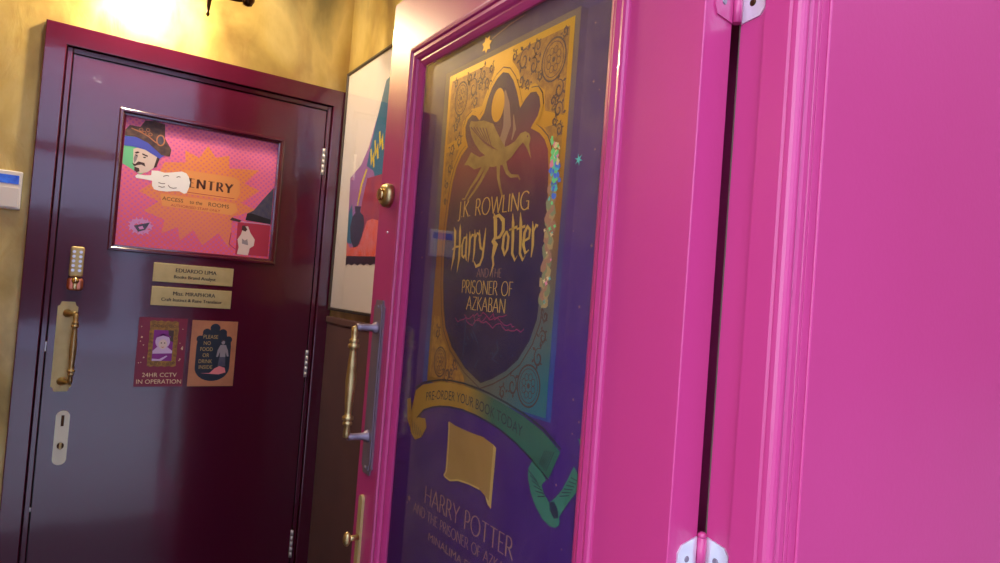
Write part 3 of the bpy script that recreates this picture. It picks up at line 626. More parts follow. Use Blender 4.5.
# ---- alarm keypad on the gold wall
kp = thing('alarm_keypad', 'white wall keypad with a blue screen on the gold wall', 'keypad', (-0.1875, 2.462, 1.655))
q = MB(); q.box(M['white_plastic'], -0.245, -0.1315, 2.440, 2.4622, 1.655, 1.770, 0.004, 3); q.build('housing', kp)
q = MB(); q.box(M['screen'], -0.232, -0.1395, 2.4392, 2.4402, 1.731, 1.757); q.build('screen', kp)
q = MB(); q.box(M['white_plastic'], -0.239, -0.1375, 2.4385, 2.4402, 1.661, 1.720, 0.0008, 1); q.build('flap', kp)

# ---- wall sconce over the burgundy door
sx, sy = 0.300, 2.20
sc = thing('wall_sconce', 'dark bronze two armed wall sconce with one lit bulb above the burgundy door', 'wall lamp', (sx, 2.462, 2.47))
q = MB(); q.tube(M['bronze'], [(sx, 2.4625, 2.50), (sx, 2.450, 2.50), (sx, 2.440, 2.50), (sx, 2.432, 2.50)], [0.048, 0.048, 0.038, 0.016], 24); q.build('back_plate', sc)
DZ = -0.048
q = MB(); q.tube(M['bronze'], [(sx, 2.436, 2.50), (sx, 2.39, 2.505), (sx, 2.33, 2.49), (sx, 2.27, 2.455), (sx, 2.225, 2.43), (sx, sy, 2.425)], [0.009, 0.008, 0.0075, 0.0075, 0.008, 0.009], 12)
q.tube(M['bronze'], [(sx, sy, z + DZ) for z in (2.50, 2.485, 2.47, 2.455, 2.443, 2.435, 2.425, 2.418, 2.412, 2.395, 2.375, 2.362, 2.358, 2.352, 2.347)], [0.004, 0.010, 0.014, 0.011, 0.008, 0.014, 0.016, 0.012, 0.009, 0.0075, 0.0055, 0.0035, 0.0055, 0.005, 0.0008], 16)
q.build('stem', sc)
for sgn, lit in ((-1, True), (1, False)):
    q = MB()
    if lit: pts = [(sx - 0.004, sy, 2.400), (sx - 0.03, sy, 2.398), (sx - 0.07, sy + 0.02, 2.405), (sx - 0.115, sy + 0.055, 2.435), (sx - 0.138, sy + 0.075, 2.472), (sx - 0.148, sy + 0.08, 2.488)]
    else: pts = [(sx + 0.004, sy, 2.385), (sx + 0.025, sy, 2.378), (sx + 0.05, sy, 2.374), (sx + 0.078, sy, 2.376), (sx + 0.100, sy, 2.380), (sx + 0.112, sy, 2.384)]
    q.tube(M['bronze'], pts, [0.006, 0.0058, 0.0055, 0.0052, 0.005, 0.005], 12)
    q.build('arm', sc)
    if lit:
        ux, uy = sx - 0.150, sy + 0.08
        q = MB(); q.tube(M['bronze'], [(ux, uy, 2.502), (ux, uy, 2.492), (ux, uy, 2.480), (ux, uy, 2.470)], [0.006, 0.015, 0.016, 0.012], 16); q.build('lamp_holder', sc)
        q = MB(); q.sphere(M['bulb'], (ux, uy, 2.444), 0.024, (1, 1, 1.2)); q.build('lit_bulb', sc)['label'] = 'glowing warm bulb'
    else:
        ux = sx + 0.112
        q = MB(); q.tube(M['bronze'], [(ux, sy, z - 0.048) for z in (2.414, 2.418, 2.426, 2.434, 2.438)], [0.003, 0.014, 0.017, 0.021, 0.021], 18); q.build('lamp_holder', sc)
        q = MB(); q.tube(M['milk'], [(ux, sy, z - 0.048) for z in (2.437, 2.455, 2.475, 2.495, 2.515, 2.53)], [0.012, 0.018, 0.02, 0.016, 0.008, 0.001], 16); q.build('unlit_bulb', sc)['label'] = 'white unlit candle bulb'

# ---- framed picture on the side wall
XP = 0.832
pf = thing('framed_picture', 'framed lilac and teal poster in a wide white mount on the side wall', 'picture', (0.849, 2.14, 1.41))
Y0, Y1, Z0, Z1 = 1.83, 2.428, 1.409, 2.313
q = MB(); q.frame(M['frame_dark'], [(0, 0.0165), (0, 0.002), (0.002, 0), (0.009, 0), (0.0105, 0.002), (0.0105, 0.008)], Y0, Y1, Z0, Z1, lambda u, d, z: (XP + d, u, z)); q.build('frame', pf)
q = MB(); q.box(M['paper'], XP + 0.0075, XP + 0.0165, Y0 + 0.004, Y1 - 0.004, Z0 + 0.004, Z1 - 0.004); q.build('mount_board', pf)
SX = lambda x: (lambda u, v, l: (x - 0.00025 * l, u, v))
t = Print(SX(XP + 0.0075))
t.poly(M['p_lilac'], [(2.318, 1.90), (2.29, 1.585), (1.92, 1.58), (1.92, 2.22), (1.99, 2.22), (2.06, 2.15), (2.115, 2.07), (2.16, 1.99), (2.22, 1.935)], 1)
t.poly(M['p_teal'], [(1.925, 2.22), (2.05, 2.20), (2.10, 2.09), (2.14, 2.0), (2.165, 1.925), (2.10, 1.90), (2.07, 1.86), (1.925, 1.86)], 2)
t.poly(M['p_teal'], [(2.305, 1.77), (2.298, 1.66), (2.25, 1.655), (2.25, 1.72), (2.275, 1.80)], 2)
t.poly(M['p_rust'], [(2.15, 1.88), (2.18, 1.80), (2.20, 1.71), (2.17, 1.60), (1.925, 1.60), (1.925, 1.88)], 3)
t.poly(M['p_orange'], [(2.298, 1.665), (2.26, 1.64), (2.17, 1.65), (2.12, 1.73), (2.07, 1.735), (1.99, 1.72), (1.925, 1.73), (1.925, 1.60), (2.292, 1.61)], 4)
t.poly(M['p_dark'], [(2.292, 1.612), (1.925, 1.605), (1.925, 1.578)] + [(2.0 + 0.029 * i, 1.577 + 0.007 * (i % 2)) for i in range(11)], 5)
t.poly(M['p_dark'], [(2.245, 1.79), (2.185, 1.785), (2.19, 1.765), (2.155, 1.75), (2.14, 1.72), (2.155, 1.68), (2.185, 1.645), (2.225, 1.64), (2.26, 1.67), (2.275, 1.715), (2.262, 1.752), (2.235, 1.765)], 5)
t.poly(M['p_yellow'], [(2.225, 1.79), (2.215, 1.79), (2.19, 1.86), (2.155, 1.91), (2.165, 1.915), (2.205, 1.865)], 5)
for (a, b) in ((2.05, 1.98), (2.085, 1.955), (2.115, 1.93)):
    t.stroke(M['p_yellow'], [(a + 0.02, b + 0.05), (a + 0.006, b - 0.005), (a - 0.004, b + 0.03), (a - 0.018, b - 0.018)], 0.011, 5)
t.build('printed_poster', pf)
q = MB(); q.box(M['glass'], XP + 0.003, XP + 0.0045, Y0 + 0.01, Y1 - 0.01, Z0 + 0.01, Z1 - 0.01); q.build('glass_pane', pf)

# ================================================================== the open magenta door
d2 = thing('door_2', 'open magenta glazed door with brass pull handle and large poster', 'door', (0.5725, 0.9, 0.0), kind='structure')
DY0, DY1, DZ1 = 0.473, 1.326, 2.117
GY0, GY1, GZ0, GZ1 = 0.589, 1.220, 0.34, 1.993
lf = MB()
for (a, b, c, d) in ((DY0, GY0, 0.012, DZ1), (GY1, DY1, 0.012, DZ1), (GY0, GY1, GZ1, DZ1), (GY0, GY1, 0.012, GZ0)):
    lf.box(M['paint'], XD, XD + 0.045, a, b, c, d)
edges = [e for e in lf.bm.edges if all(abs(v.co.x - XD) < 1e-5 for v in e.verts) and (all(abs(v.co.y - DY0) < 1e-5 for v in e.verts) or all(abs(v.co.y - DY1) < 1e-5 for v in e.verts))]
bmesh.ops.bevel(lf.bm, geom=edges, offset=0.0016, segments=3, profile=0.5, affect='EDGES')
lf.build('leaf', d2)
bead = [(-0.001, 0.002), (0, -0.003), (0.002, -0.0055), (0.006, -0.0065), (0.010, -0.0055), (0.012, -0.002), (0.015, -0.0035), (0.021, -0.0045), (0.027, -0.001), (0.030, 0.003), (0.034, 0.003), (0.040, 0.006), (0.044, 0.0085), (0.044, 0.013)]
MB().frame(M['paint'], bead, GY0, GY1, GZ0, GZ1, lambda u, d, z: (XD + d, u, z)).build('glazing_bead', d2)
back = [(-0.001, -0.002), (0.0, 0.002), (0.014, 0.004), (0.03, -0.004), (0.035, -0.018)]
MB().frame(M['paint'], back, GY0, GY1, GZ0, GZ1, lambda u, d, z: (XD + 0.045 + d, u, z)).build('glazing_bead', d2)
MB().box(M['glass'], XD + 0.0095, XD + 0.0120, GY0 + 0.035, GY1 - 0.035, GZ0 + 0.035, GZ1 - 0.035).build('glass_pane', d2)
DM = lambda u, d, z: (XD - d, u, z)
pull_handle(d2, DM, M['brass'], M['pewter'], M['pewter'], (1.250, 1.300, 1.118, 1.478), (1.420, 1.196), 0.052, 0.0)
# lower long plate with a small lever
q = MB(); pts = arcpts(1.286, 1.062, 0.0095, 0.0095, 0, 180, 10) + arcpts(1.286, 0.76, 0.0095, 0.0095, 180, 360, 10)
q.prism(M['pale_brass'], [(XD + 0.0003, u, z) for u, z in pts], (-0.006, 0, 0)); e_ = q.build('escutcheon', d2)
q = MB(); q.tube(M['brass'], [(XD - 0.005, 1.282, 0.985), (XD - 0.03, 1.282, 0.985)], 0.006, 12); q.sphere(M['brass'], (XD - 0.03, 1.282, 0.985), 0.010, (0.8, 1, 1.5)); q.build('thumb_knob', e_)
# cylinder lock
q = MB(); q.tube(M['brass'], [(XD + 0.0005, 1.276, 1.697), (XD - 0.010, 1.276, 1.697), (XD - 0.017, 1.276, 1.697), (XD - 0.018, 1.276, 1.697)], [0.025, 0.025, 0.020, 0.016], 28); c_ = q.build('cylinder_lock', d2)
q = MB(); q.tube(M['bright_brass'], [(XD - 0.0175, 1.276, 1.697), (XD - 0.024, 1.276, 1.697)], 0.0125, 24); q.box(M['bronze'], XD - 0.0245, XD - 0.0238, 1.2752, 1.2768, 1.691, 1.703); q.build('keyway', c_)
q = MB(); q.tube(M['steel'], [(XD + 0.001, 1.27, 1.62), (XD - 0.002, 1.27, 1.62)], [0.003, 0.002], 10); q.build('screw', d2)
# hinges on the street edge: leaf on the door edge, leaf on the jamb, knuckle between
for zc in (1.875, 1.203, 0.30):
    h = MB(); zt, zb = zc + 0.055, zc - 0.055
    if zc > 1.8: zt, zb = zc + 0.055, zc - 0.05
    h.prism(M['steel'] if zc < 1.8 else M['paint'], [(0.5935, 0.4733, z) for z in (zb,)] + [(0.568, 0.4733, zb + 0.004), (0.564, 0.4733, zb + 0.012), (0.564, 0.4733, zt - 0.014), (0.570, 0.4733, zt - 0.006), (0.5935, 0.4733, zt)], (0, -0.0022, 0))
    if zc > 1.8 or zc < 1: m_l = M['steel']
    hg = h.build('hinge', d2)
    h = MB(); h.prism(M['steel'], [(0.6046, 0.4668, zb), (0.6046, 0.4668, zt), (0.6046, 0.443, zt - 0.004), (0.6046, 0.4375, zt - 0.012), (0.6046, 0.4375, zb + 0.010), (0.6046, 0.443, zb + 0.003)], (-0.0022, 0, 0)); h.build('jamb_leaf', hg)
    h = MB()
    for k in range(3):
        a = zb + (zt - zb) * k / 3; h.tube(M['paint'], [(0.5990, 0.4690, a + 0.0008), (0.5990, 0.4690, a + (zt - zb) / 3 - 0.0008)], 0.0052, 14)
    h.tube(M['paint'], [(0.5990, 0.469, zt - 0.001), (0.5990, 0.469, zt + 0.003), (0.5990, 0.469, zt + 0.005)], [0.0052, 0.005, 0.002], 14)
    h.build('knuckle', hg)
    h = MB()
    for z in (zb + 0.02, (zb + zt) / 2, zt - 0.022):
        h.tube(M['pewter'], [(0.5785, 0.4714, z), (0.5785, 0.4702, z)], [0.0038, 0.003], 12)
        h.tube(M['bronze'] if (zc > 1.8 and z < zc - 0.02) else M['pewter'], [(0.6026, 0.4525, z), (0.6010, 0.4525, z)], [0.0042, 0.003], 12)
    h.build('screw', hg)

# ---- the big poster behind the glass
XG = XD + 0.0152
po = thing('shop_poster', 'tall purple poster with a gold arched cover behind the glass of the open door', 'poster', (XG, 0.9045, 1.48))
q = MB(); q.box(M['purple_sheet'], XG, XG + 0.004, 0.630, 1.179, 0.38, 1.955); q.build('sheet', po)
PP = lambda u, v, l: (XG - 0.00022 * l, u, v)           # u is the distance into the lobby, larger = further
PT = lambda u, v, l: (XG - 0.00022 * l, -u, v)          # for writing, which runs towards the street
t = Print(PP)
t.poly(M['cover_edge'], [(1.090, 1.336), (0.7035, 1.336), (0.7035, 1.914), (1.092, 1.914)], 1)
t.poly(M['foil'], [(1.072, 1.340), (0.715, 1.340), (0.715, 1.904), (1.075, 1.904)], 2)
# the arched ground: trefoil top, long pointed shield below
top = [(1.040, 1.66), (1.034, 1.70), (1.024, 1.727), (1.008, 1.748), (0.990, 1.759), (1.000, 1.776), (1.003, 1.795), (0.996, 1.809), (0.980, 1.816), (0.965, 1.811), (0.954, 1.802), (0.944, 1.81), (0.936, 1.83), (0.925, 1.848), (0.910, 1.861), (0.892, 1.868), (0.874, 1.862), (0.858, 1.846), (0.845, 1.824), (0.834, 1.798), (0.826, 1.809), (0.812, 1.817), (0.796, 1.815), (0.785, 1.803), (0.781, 1.787), (0.786, 1.772), (0.798, 1.760), (0.780, 1.75), (0.765, 1.737), (0.755, 1.72), (0.750, 1.69)]
side_r = [(0.747, 1.65), (0.745, 1.60), (0.747, 1.55), (0.748, 1.51), (0.751, 1.475), (0.765, 1.443), (0.79, 1.412), (0.82, 1.391), (0.855, 1.374), (0.889, 1.362)]
side_l = [(0.94, 1.38), (0.99, 1.41), (1.018, 1.442), (1.030, 1.475), (1.039, 1.52), (1.044, 1.57), (1.044, 1.62)]
ground = top + side_r + side_l
g2 = [(0.8935 + (u - 0.8935) * 1.055, 1.615 + (v - 1.615) * 1.03) for u, v in ground]
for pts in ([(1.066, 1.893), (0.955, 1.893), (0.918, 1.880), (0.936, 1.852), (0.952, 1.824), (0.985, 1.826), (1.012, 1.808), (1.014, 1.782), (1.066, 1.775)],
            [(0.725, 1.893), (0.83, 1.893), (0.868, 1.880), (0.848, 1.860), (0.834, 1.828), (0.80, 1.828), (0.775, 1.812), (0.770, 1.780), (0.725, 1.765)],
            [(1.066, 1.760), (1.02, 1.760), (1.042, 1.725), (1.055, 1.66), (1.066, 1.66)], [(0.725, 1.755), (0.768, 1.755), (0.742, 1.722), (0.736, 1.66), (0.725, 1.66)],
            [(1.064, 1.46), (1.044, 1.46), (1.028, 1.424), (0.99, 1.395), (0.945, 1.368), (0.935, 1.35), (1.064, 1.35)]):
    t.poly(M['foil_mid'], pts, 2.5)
t.stroke(M['foil_dark'], g2, 0.0022, 3, closed=True)
t.poly(M['cover_ground'], ground, 3)
g3 = [(0.8935 + (u - 0.8935) * 1.022, 1.615 + (v - 1.615) * 1.012) for u, v in ground]
t.stroke(M['foil'], g3, 0.007, 4, closed=True)
# corner roundels with ring and sprig
for (u, v, a, b) in ((1.026, 1.853, 0.022, 0.030), (0.758, 1.853, 0.028, 0.032), (1.028, 1.380, 0.022, 0.026), (0.760, 1.378, 0.027, 0.030)):
    t.ring(M['foil_dark'], u, v, a, 0.0028, 3, b); t.ring(M['foil_dark'], u, v, a * 0.82, 0.0012, 3, b * 0.82)
    t.disc(M['foil_dark'], u, v, a * 0.13, 3, b * 0.13, n=12)
    for k in range(8):
        an = k * PI / 4 + 0.3
        t.ring(M['foil_dark'], u + a * 0.45 * math.cos(an), v + b * 0.45 * math.sin(an), a * 0.17, 0.0011, 3, b * 0.17, n=12)
# scrolling sprigs in the spandrels and borders
def sprig(u, v, r, flip=1, turn=0.0):
    n = 26
    sp = [(u + r * 0.95 * (1 - i / (n + 3)) * math.cos(turn + flip * i * 0.36), v + r * 1.25 * (1 - i / (n + 3)) * math.sin(turn + flip * i * 0.36)) for i in range(n)]
    t.stroke(M['foil_dark'], sp, [0.0006 + 0.0028 * math.sin(PI * min(1, (i + 1) / n)) for i in range(n)], 3)
    for k in (0, 3, 6, 9, 12):
        an = turn + flip * k * 0.36; q = r * (1 - k / (n + 3)); c0, s0 = math.cos(an), math.sin(an)
        tip = (u + c0 * q * 1.65 - flip * s0 * q * 0.5, v + s0 * q * 2.0 + flip * c0 * q * 0.5); base = (u + c0 * q, v + s0 * q * 1.25)
        mx_, my_ = (tip[0] + base[0]) / 2, (tip[1] + base[1]) / 2; dx, dy = (tip[0] - base[0]) * 0.28, (tip[1] - base[1]) * 0.28
        t.poly(M['foil_dark'], [base, (mx_ - dy, my_ + dx), tip, (mx_ + dy, my_ - dx)], 3)
for (u, v, r, f, a) in ((1.0, 1.885, 0.008, -1, 1), (0.93, 1.884, 0.007, 1, 2), (0.962, 1.86, 0.007, -1, 4), (1.05, 1.885, 0.007, 1, 0.3), (1.03, 1.815, 0.008, 1, 5), (0.862, 1.886, 0.007, 1, 1), (0.788, 1.836, 0.007, -1, 2), (0.735, 1.888, 0.007, -1, 0), (0.82, 1.832, 0.007, 1, 3), (0.752, 1.79, 0.007, -1, 5), (0.745, 1.76, 0.006, 1, 2), (1.055, 1.70, 0.006, -1, 1), (1.056, 1.67, 0.005, 1, 3), (0.985, 1.862, 0.016, 1, 0.4), (0.955, 1.880, 0.011, -1, 2.0), (0.94, 1.862, 0.009, 1, 3), (0.975, 1.838, 0.009, -1, 1), (0.835, 1.872, 0.015, -1, 2.4), (0.808, 1.856, 0.012, 1, 0.6), (0.80, 1.884, 0.011, 1, 4), (0.838, 1.840, 0.009, -1, 0.4), (0.74, 1.805, 0.012, 1, 1.2), (0.738, 1.775, 0.011, -1, 3.6), (0.733, 1.745, 0.008, 1, 0.5), (1.036, 1.805, 0.010, -1, 2.5), (1.022, 1.775, 0.010, 1, 0.2), (1.045, 1.765, 0.009, -1, 0.4), (1.048, 1.73, 0.008, 1, 2),
                        (1.045, 1.43, 0.009, 1, 1), (1.0, 1.362, 0.011, -1, 0.5), (0.975, 1.383, 0.009, 1, 2.6), (0.985, 1.366, 0.007, 1, 4), (0.742, 1.42, 0.012, -1, 2), (0.735, 1.45, 0.009, 1, 0), (0.80, 1.372, 0.013, 1, 1), (0.825, 1.358, 0.009, -1, 3), (0.733, 1.48, 0.007, -1, 1)):
    sprig(u, v, r, f, a)
t.disc(M['foil'], 0.900, 1.815, 0.019, 5, 0.028)
t.stroke(M['dim_gold'], [(0.882, 1.835), (0.874, 1.81), (0.868, 1.775), (0.88, 1.75), (0.872, 1.735)], [0.004, 0.016, 0.022, 0.018, 0.004], 4)
t.stroke(M['dim_gold'], [(0.852, 1.79), (0.846, 1.765), (0.852, 1.75)], [0.002, 0.008, 0.003], 4)
t.build('arched_cover', po)
# plain long legged bird in flight, in the same pale gold
t = Print(PP)
t.poly(M['bird_gold'], [(0.988, 1.797), (0.984, 1.804), (0.965, 1.800), (0.940, 1.797), (0.910, 1.786), (0.892, 1.765), (0.876, 1.748), (0.862, 1.736), (0.885, 1.726), (0.915, 1.730), (0.945, 1.745), (0.965, 1.762), (0.980, 1.780)], 5)
for k in range(6):
    t.stroke(M['cover_ground'], [(0.982 - k * 0.010, 1.793 - k * 0.002), (0.945 - k * 0.007, 1.766 - k * 0.0035), (0.918 - k * 0.006, 1.748 - k * 0.002)], [0.0022, 0.0012, 0.0004], 6)
t.poly(M['bird_gold'], [(0.962, 1.716), (0.945, 1.735), (0.915, 1.737), (0.885, 1.740), (0.858, 1.742), (0.842, 1.746), (0.828, 1.756), (0.815, 1.757), (0.805, 1.752), (0.800, 1.744), (0.803, 1.735), (0.795, 1.712), (0.809, 1.731), (0.820, 1.741), (0.832, 1.734), (0.848, 1.722), (0.872, 1.713), (0.900, 1.713), (0.925, 1.718)], 6)
t.poly(M['bird_gold'], [(0.945, 1.735), (0.975, 1.748), (0.988, 1.735), (0.996, 1.728), (0.980, 1.726), (0.960, 1.716)], 5)
for pts in ([(0.925, 1.722), (0.948, 1.700), (0.968, 1.685), (0.984, 1.668), (0.994, 1.668)], [(0.915, 1.718), (0.935, 1.695), (0.955, 1.678), (0.975, 1.664)], [(0.885, 1.716), (0.882, 1.694), (0.875, 1.678), (0.866, 1.662), (0.858, 1.657)], [(0.868, 1.716), (0.858, 1.700), (0.846, 1.692), (0.826, 1.690), (0.820, 1.683)]):
    t.stroke(M['bird_gold'], pts, [0.011, 0.0075, 0.0055, 0.004, 0.0025][:len(pts)], 5)
t.disc(M['cover_ground'], 0.808, 1.748, 0.0016, 7)
t.build('flying_bird', po)
# lettering on the cover
t = Print(PT)
t.text(M['title_gold'], 'J.K. ROWLING', -1.004, -0.792, 1.636, 0.028, 5, 'pen', pen=(0.05, 0.11), gap=0.12, arc=lambda u: 0.0)
TT = M['title_gold']
def st(pts, w):
    first = min(a for a, b in pts) > 0.8795      # letters of the first word stand a little closer together
    f = (lambda a: 0.908 + (a - 0.880) * 0.775) if first else (lambda a: 0.766 + (a - 0.752) * 0.955)
    t.stroke(TT, [(-f(a), 1.5855 + (b - 1.585) * 0.80) for a, b in pts], [q * 0.92 for q in w] if first else w, 5)
W5 = [0.001, 0.0075, 0.0065, 0.0075, 0.001]
# tall pointed title letters
st([(1.017, 1.628), (1.010, 1.618), (1.007, 1.59), (1.009, 1.56), (1.016, 1.532)], W5)
st([(0.990, 1.634), (0.988, 1.618), (0.985, 1.59), (0.983, 1.56), (0.988, 1.528)], W5)
st([(1.018, 1.578), (1.005, 1.584), (0.978, 1.585)], [0.002, 0.005, 0.002])
st([(0.958, 1.604), (0.968, 1.602), (0.974, 1.588), (0.971, 1.565), (0.963, 1.560), (0.956, 1.568)], [0.004, 0.004, 0.006, 0.006, 0.004, 0.003])      # a
st([(0.957, 1.612), (0.956, 1.59), (0.955, 1.565), (0.950, 1.553)], [0.002, 0.007, 0.006, 0.002])
st([(0.945, 1.616), (0.942, 1.60), (0.941, 1.57), (0.943, 1.550)], [0.001, 0.007, 0.006, 0.002]); st([(0.941, 1.596), (0.934, 1.608), (0.927, 1.606)], [0.002, 0.004, 0.006])   # r
st([(0.924, 1.619), (0.921, 1.602), (0.920, 1.57), (0.922, 1.550)], [0.001, 0.007, 0.006, 0.002]); st([(0.920, 1.598), (0.913, 1.611), (0.906, 1.608)], [0.002, 0.004, 0.006])
st([(0.905, 1.617), (0.901, 1.597), (0.895, 1.580), (0.885, 1.575)], [0.002, 0.007, 0.006, 0.004]); st([(0.880, 1.620), (0.882, 1.59), (0.884, 1.56), (0.893, 1.545), (0.908, 1.541), (0.918, 1.552)], [0.002, 0.007, 0.006, 0.006, 0.005, 0.002])   # y
st([(0.878, 1.648), (0.872, 1.634), (0.868, 1.60), (0.874, 1.592), (0.866, 1.585), (0.872, 1.560), (0.868, 1.545), (0.876, 1.521)], [0.002, 0.010, 0.009, 0.007, 0.009, 0.006, 0.005, 0.001])   # P stem, jagged
st([(0.880, 1.640), (0.862, 1.643), (0.848, 1.632), (0.846, 1.612), (0.855, 1.600), (0.866, 1.597)], [0.003, 0.006, 0.008, 0.008, 0.006, 0.003])
st([(0.836, 1.61), (0.843, 1.60), (0.844, 1.578), (0.837, 1.564), (0.830, 1.576), (0.829, 1.598), (0.836, 1.61)], [0.004, 0.006, 0.007, 0.004, 0.006, 0.006, 0.004])   # o
for dx in (0.0, 0.0215):
    st([(0.822 - dx, 1.644), (0.819 - dx, 1.625), (0.816 - dx, 1.59), (0.815 - dx, 1.566), (0.806 - dx, 1.553), (0.800 - dx, 1.562)], [0.001, 0.007, 0.007, 0.006, 0.004, 0.001])   # t
    st([(0.829 - dx, 1.612), (0.806 - dx, 1.617)], [0.003, 0.0045])
st([(0.786, 1.588), (0.772, 1.594), (0.771, 1.609), (0.778, 1.616), (0.785, 1.605), (0.786, 1.582), (0.779, 1.566), (0.770, 1.572)], [0.003, 0.004, 0.005, 0.004, 0.006, 0.007, 0.005, 0.002])   # e
st([(0.766, 1.625), (0.763, 1.61), (0.761, 1.58), (0.763, 1.558)], [0.001, 0.006, 0.006, 0.002]); st([(0.761, 1.605), (0.756, 1.618), (0.752, 1.614)], [0.002, 0.004, 0.006])   # r
t.text(M['dim_gold'], 'AND THE', -0.925, -0.852, 1.533, 0.014, 5, 'pen', pen=(0.06, 0.12), gap=0.12)
t.text(M['title_gold'], 'PRISONER OF', -0.970, -0.818, 1.505, 0.022, 5, 'pen', pen=(0.05, 0.10), gap=0.12)
t.text(M['title_gold'], 'AZKABAN', -0.950, -0.834, 1.478, 0.022, 5, 'pen', pen=(0.05, 0.10), gap=0.12)
t.build('cover_lettering', po)
t = Print(PP)
for row in range(3):
    pts = []; u = 0.985 - 0.03 * row
    while u > 0.78 + 0.02 * row:
        pts.append((u, 1.458 + 0.007 * row + R.uniform(-0.006, 0.006))); u -= R.uniform(0.004, 0.012)
    t.stroke(M['magenta_ink'], pts, 0.0016, 5)
for pts in ([(0.925, 1.445), (0.915, 1.435), (0.905, 1.425), (0.90, 1.41)], [(0.93, 1.44), (0.92, 1.43)], [(0.85, 1.435), (0.845, 1.42), (0.86, 1.405), (0.84, 1.40)], [(0.95, 1.46), (0.948, 1.43), (0.95, 1.40)], [(0.90, 1.40), (0.91, 1.385)]):
    t.stroke(M['teal_ink'], pts, [0.003, 0.004, 0.003, 0.001][:len(pts)], 5)
for k in range(16): t.disc(M['teal_ink'], 0.80 + R.random() * 0.18, 1.40 + R.random() * 0.06, 0.0015 + R.random() * 0.0015, 5, n=8)
t.build('scrawl_marking', po)['kind'] = 'stuff'
# glints and sheen of the holographic foil painted as flecks, plus printed stars
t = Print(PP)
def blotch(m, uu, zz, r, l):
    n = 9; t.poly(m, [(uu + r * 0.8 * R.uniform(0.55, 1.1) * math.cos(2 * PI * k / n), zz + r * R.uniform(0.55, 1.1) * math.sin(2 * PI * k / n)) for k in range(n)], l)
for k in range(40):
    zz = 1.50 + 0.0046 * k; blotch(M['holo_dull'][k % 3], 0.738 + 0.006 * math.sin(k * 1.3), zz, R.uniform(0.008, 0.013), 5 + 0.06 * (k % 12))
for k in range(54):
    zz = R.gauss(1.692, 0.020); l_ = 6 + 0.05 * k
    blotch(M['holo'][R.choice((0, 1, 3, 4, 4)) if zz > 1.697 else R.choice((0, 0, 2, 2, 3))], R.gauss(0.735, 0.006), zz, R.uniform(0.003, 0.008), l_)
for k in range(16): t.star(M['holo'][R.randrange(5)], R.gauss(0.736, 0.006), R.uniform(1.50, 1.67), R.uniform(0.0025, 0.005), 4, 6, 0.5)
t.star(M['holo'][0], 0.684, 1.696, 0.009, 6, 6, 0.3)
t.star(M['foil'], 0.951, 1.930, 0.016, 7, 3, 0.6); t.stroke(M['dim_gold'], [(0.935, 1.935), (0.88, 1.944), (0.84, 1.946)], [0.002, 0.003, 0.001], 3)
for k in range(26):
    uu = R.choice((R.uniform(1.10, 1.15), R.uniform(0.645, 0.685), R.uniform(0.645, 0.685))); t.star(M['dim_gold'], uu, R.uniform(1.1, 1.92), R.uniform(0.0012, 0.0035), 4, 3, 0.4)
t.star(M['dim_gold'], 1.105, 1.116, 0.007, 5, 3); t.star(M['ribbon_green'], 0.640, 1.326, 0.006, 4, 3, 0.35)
t.build('painted_foil_glints_and_stars', po)['kind'] = 'stuff'
# ribbon banner
t = Print(PP)
up = [(1.112, 1.316), (1.085, 1.331), (1.054, 1.338), (1.02, 1.345), (0.985, 1.349), (0.941, 1.351), (0.90, 1.350), (0.86, 1.347), (0.813, 1.341), (0.763, 1.333), (0.718, 1.322), (0.677, 1.303)]
lo = [(1.100, 1.268), (1.075, 1.287), (1.047, 1.297), (1.015, 1.305), (0.98, 1.310), (0.936, 1.313), (0.895, 1.312), (0.86, 1.309), (0.822, 1.304), (0.778, 1.293), (0.737, 1.279), (0.698, 1.262)]
t.poly(M['ribbon'], up + lo[::-1], 6)
off = [(a, b + 0.004) for a, b in up]
t.stroke(M['ribbon_line'], off, 0.003, 5); t.stroke(M['ribbon_line'], [(a, b - 0.002) for a, b in lo], 0.002, 5)
t.poly(M['ribbon'], [(1.112, 1.316), (1.100, 1.268), (1.066, 1.272), (1.058, 1.258), (1.075, 1.236), (1.100, 1.226), (1.120, 1.236), (1.128, 1.262), (1.121, 1.285)], 5)
t.poly(M['ribbon'], [(1.146, 1.294), (1.131, 1.299), (1.122, 1.262), (1.126, 1.245), (1.138, 1.256)], 4)
for k in range(5): t.stroke(M['ribbon_line'], [(1.118 - k * 0.009, 1.26 - k * 0.003), (1.108 - k * 0.009, 1.236)], 0.0015, 6)
t.poly(M['ribbon_green'], [(0.735, 1.280), (0.718, 1.270), (0.703, 1.259), (0.712, 1.250), (0.706, 1.240), (0.694, 1.232), (0.681, 1.226), (0.670, 1.219), (0.668, 1.210), (0.676, 1.203), (0.690, 1.201), (0.706, 1.206), (0.722, 1.217), (0.735, 1.232), (0.744, 1.250), (0.745, 1.264)], 5)
t.poly(M['ribbon_green'], [(0.648, 1.292), (0.640, 1.284), (0.632, 1.270), (0.644, 1.255), (0.656, 1.240), (0.668, 1.222), (0.676, 1.214), (0.688, 1.221), (0.692, 1.232), (0.680, 1.242), (0.668, 1.256), (0.657, 1.274)], 6)
t.poly(M['ribbon_line'], [(0.692, 1.232), (0.690, 1.222), (0.680, 1.214), (0.671, 1.218), (0.674, 1.228), (0.682, 1.236)], 7)
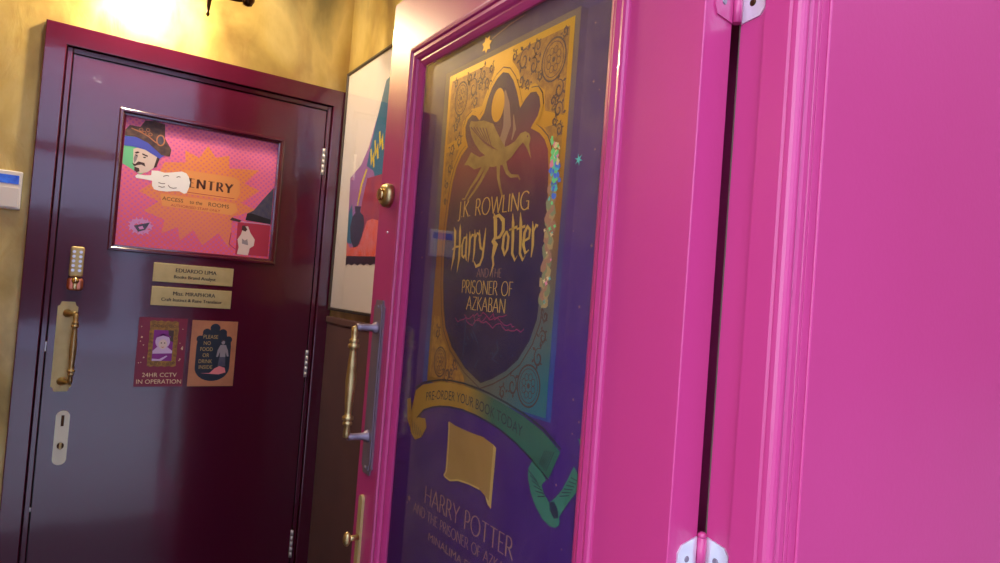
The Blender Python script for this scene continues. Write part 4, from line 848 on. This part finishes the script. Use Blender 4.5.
for k in range(6):
    t.stroke(M['ribbon_line'], [(0.744 - k * 0.005, 1.262 - k * 0.006), (0.722 - k * 0.004, 1.252 - k * 0.003)], 0.0015, 7)
    t.stroke(M['ribbon_line'], [(0.638 + k * 0.003, 1.275 - k * 0.0045), (0.652 + k * 0.004, 1.276 - k * 0.006)], 0.0013, 7)
    t.stroke(M['ribbon_line'], [(0.690 + k * 0.004, 1.300 - k * 0.0005), (0.705 + k * 0.003, 1.270 + k * 0.0012)], 0.0014, 7)
t.build('ribbon_banner', po)
def arcv(u):      # the writing follows the ribbon; u is the negated distance
    a = -u; L = [(p[0], (p[1] * 0.42 + q_[1] * 0.58)) for p, q_ in zip(up, lo)]
    for (a1, b1), (a2, b2) in zip(L, L[1:]):
        if a2 <= a <= a1: return b1 + (b2 - b1) * (a1 - a) / (a1 - a2) - 1.3
    return L[-1][1] - 1.3
t = Print(PT); t.text(M['ribbon_line'], 'PRE-ORDER YOUR BOOK TODAY', -1.068, -0.765, 1.293, 0.017, 7, arc=arcv); t.build('ribbon_lettering', po)
# parchment panel (left blank)
t = Print(PP)
t.poly(M['parch'], [(0.980, 1.284), (0.958, 1.281), (0.905, 1.280), (0.870, 1.281), (0.838, 1.276), (0.838, 1.187), (0.850, 1.194), (0.868, 1.199), (0.900, 1.198), (0.935, 1.195), (0.962, 1.187), (0.983, 1.190), (0.979, 1.20)], 2)
t.poly(M['parch_edge'], [(0.838, 1.276), (0.830, 1.273), (0.832, 1.180), (0.842, 1.184), (0.850, 1.194), (0.839, 1.19)], 3)
t.stroke(M['parch_edge'], [(0.979, 1.283), (0.975, 1.25), (0.975, 1.20), (0.983, 1.190)], 0.004, 3); t.stroke(M['parch_edge'], [(0.98, 1.19), (0.962, 1.188), (0.935, 1.196), (0.90, 1.1995), (0.868, 1.2)], 0.003, 3)
t.build('blank_scroll', po)
t = Print(PT)
t.text(M['dim_gold'], 'HARRY POTTER', -1.045, -0.768, 1.126, 0.030, 2, 'pen', pen=(0.05, 0.11), gap=0.12)
t.text(M['dim_gold'], 'AND THE PRISONER OF AZKABAN', -1.085, -0.745, 1.098, 0.017, 2, 'pen', pen=(0.06, 0.12), gap=0.12)
t.text(M['dim_gold'], 'MINALIMA EDITION', -1.02, -0.80, 1.066, 0.016, 2, 'pen', pen=(0.06, 0.12), gap=0.12) if all(c in GL or c == ' ' for c in 'MINALIMA EDITION') else t.text(M['dim_gold'], 'MINALIMA EDITION', -1.02, -0.80, 1.068, 0.014, 2)
t.build('footer_lettering', po)

# ================================================================== light, sky, camera
w = bpy.data.worlds.new('overcast_street'); S.world = w; w.use_nodes = True
nt = w.node_tree; bg = nt.nodes['Background']; bg.inputs['Color'].default_value = (0.74, 0.83, 1.03, 1); bg.inputs['Strength'].default_value = 2.6

cam = bpy.data.cameras.new('camera'); co = bpy.data.objects.new('camera', cam); COL.objects.link(co); S.camera = co
f_px, roll, pitch, yaw = 655.0, math.radians(4.38), math.radians(1.5), math.radians(33.45)
cam.sensor_fit = 'HORIZONTAL'; cam.sensor_width = 36.0; cam.lens = f_px / 1000 * 36; cam.clip_start = 0.02
fwd = Vector((math.sin(yaw) * math.cos(pitch), math.cos(yaw) * math.cos(pitch), math.sin(pitch)))
r = fwd.cross(Vector((0, 0, 1))).normalized(); u = r.cross(fwd)
r2 = r * math.cos(roll) + u * math.sin(roll); u2 = -r * math.sin(roll) + u * math.cos(roll)
m = Matrix((r2, u2, -fwd)).transposed().to_4x4(); m.translation = (0, 0, 1.5)
co.matrix_world = m

S.view_settings.view_transform = 'Standard'; S.view_settings.look = 'None'; S.view_settings.gamma = 1.0; S.view_settings.use_curve_mapping = False
S.view_settings.exposure = 1.05
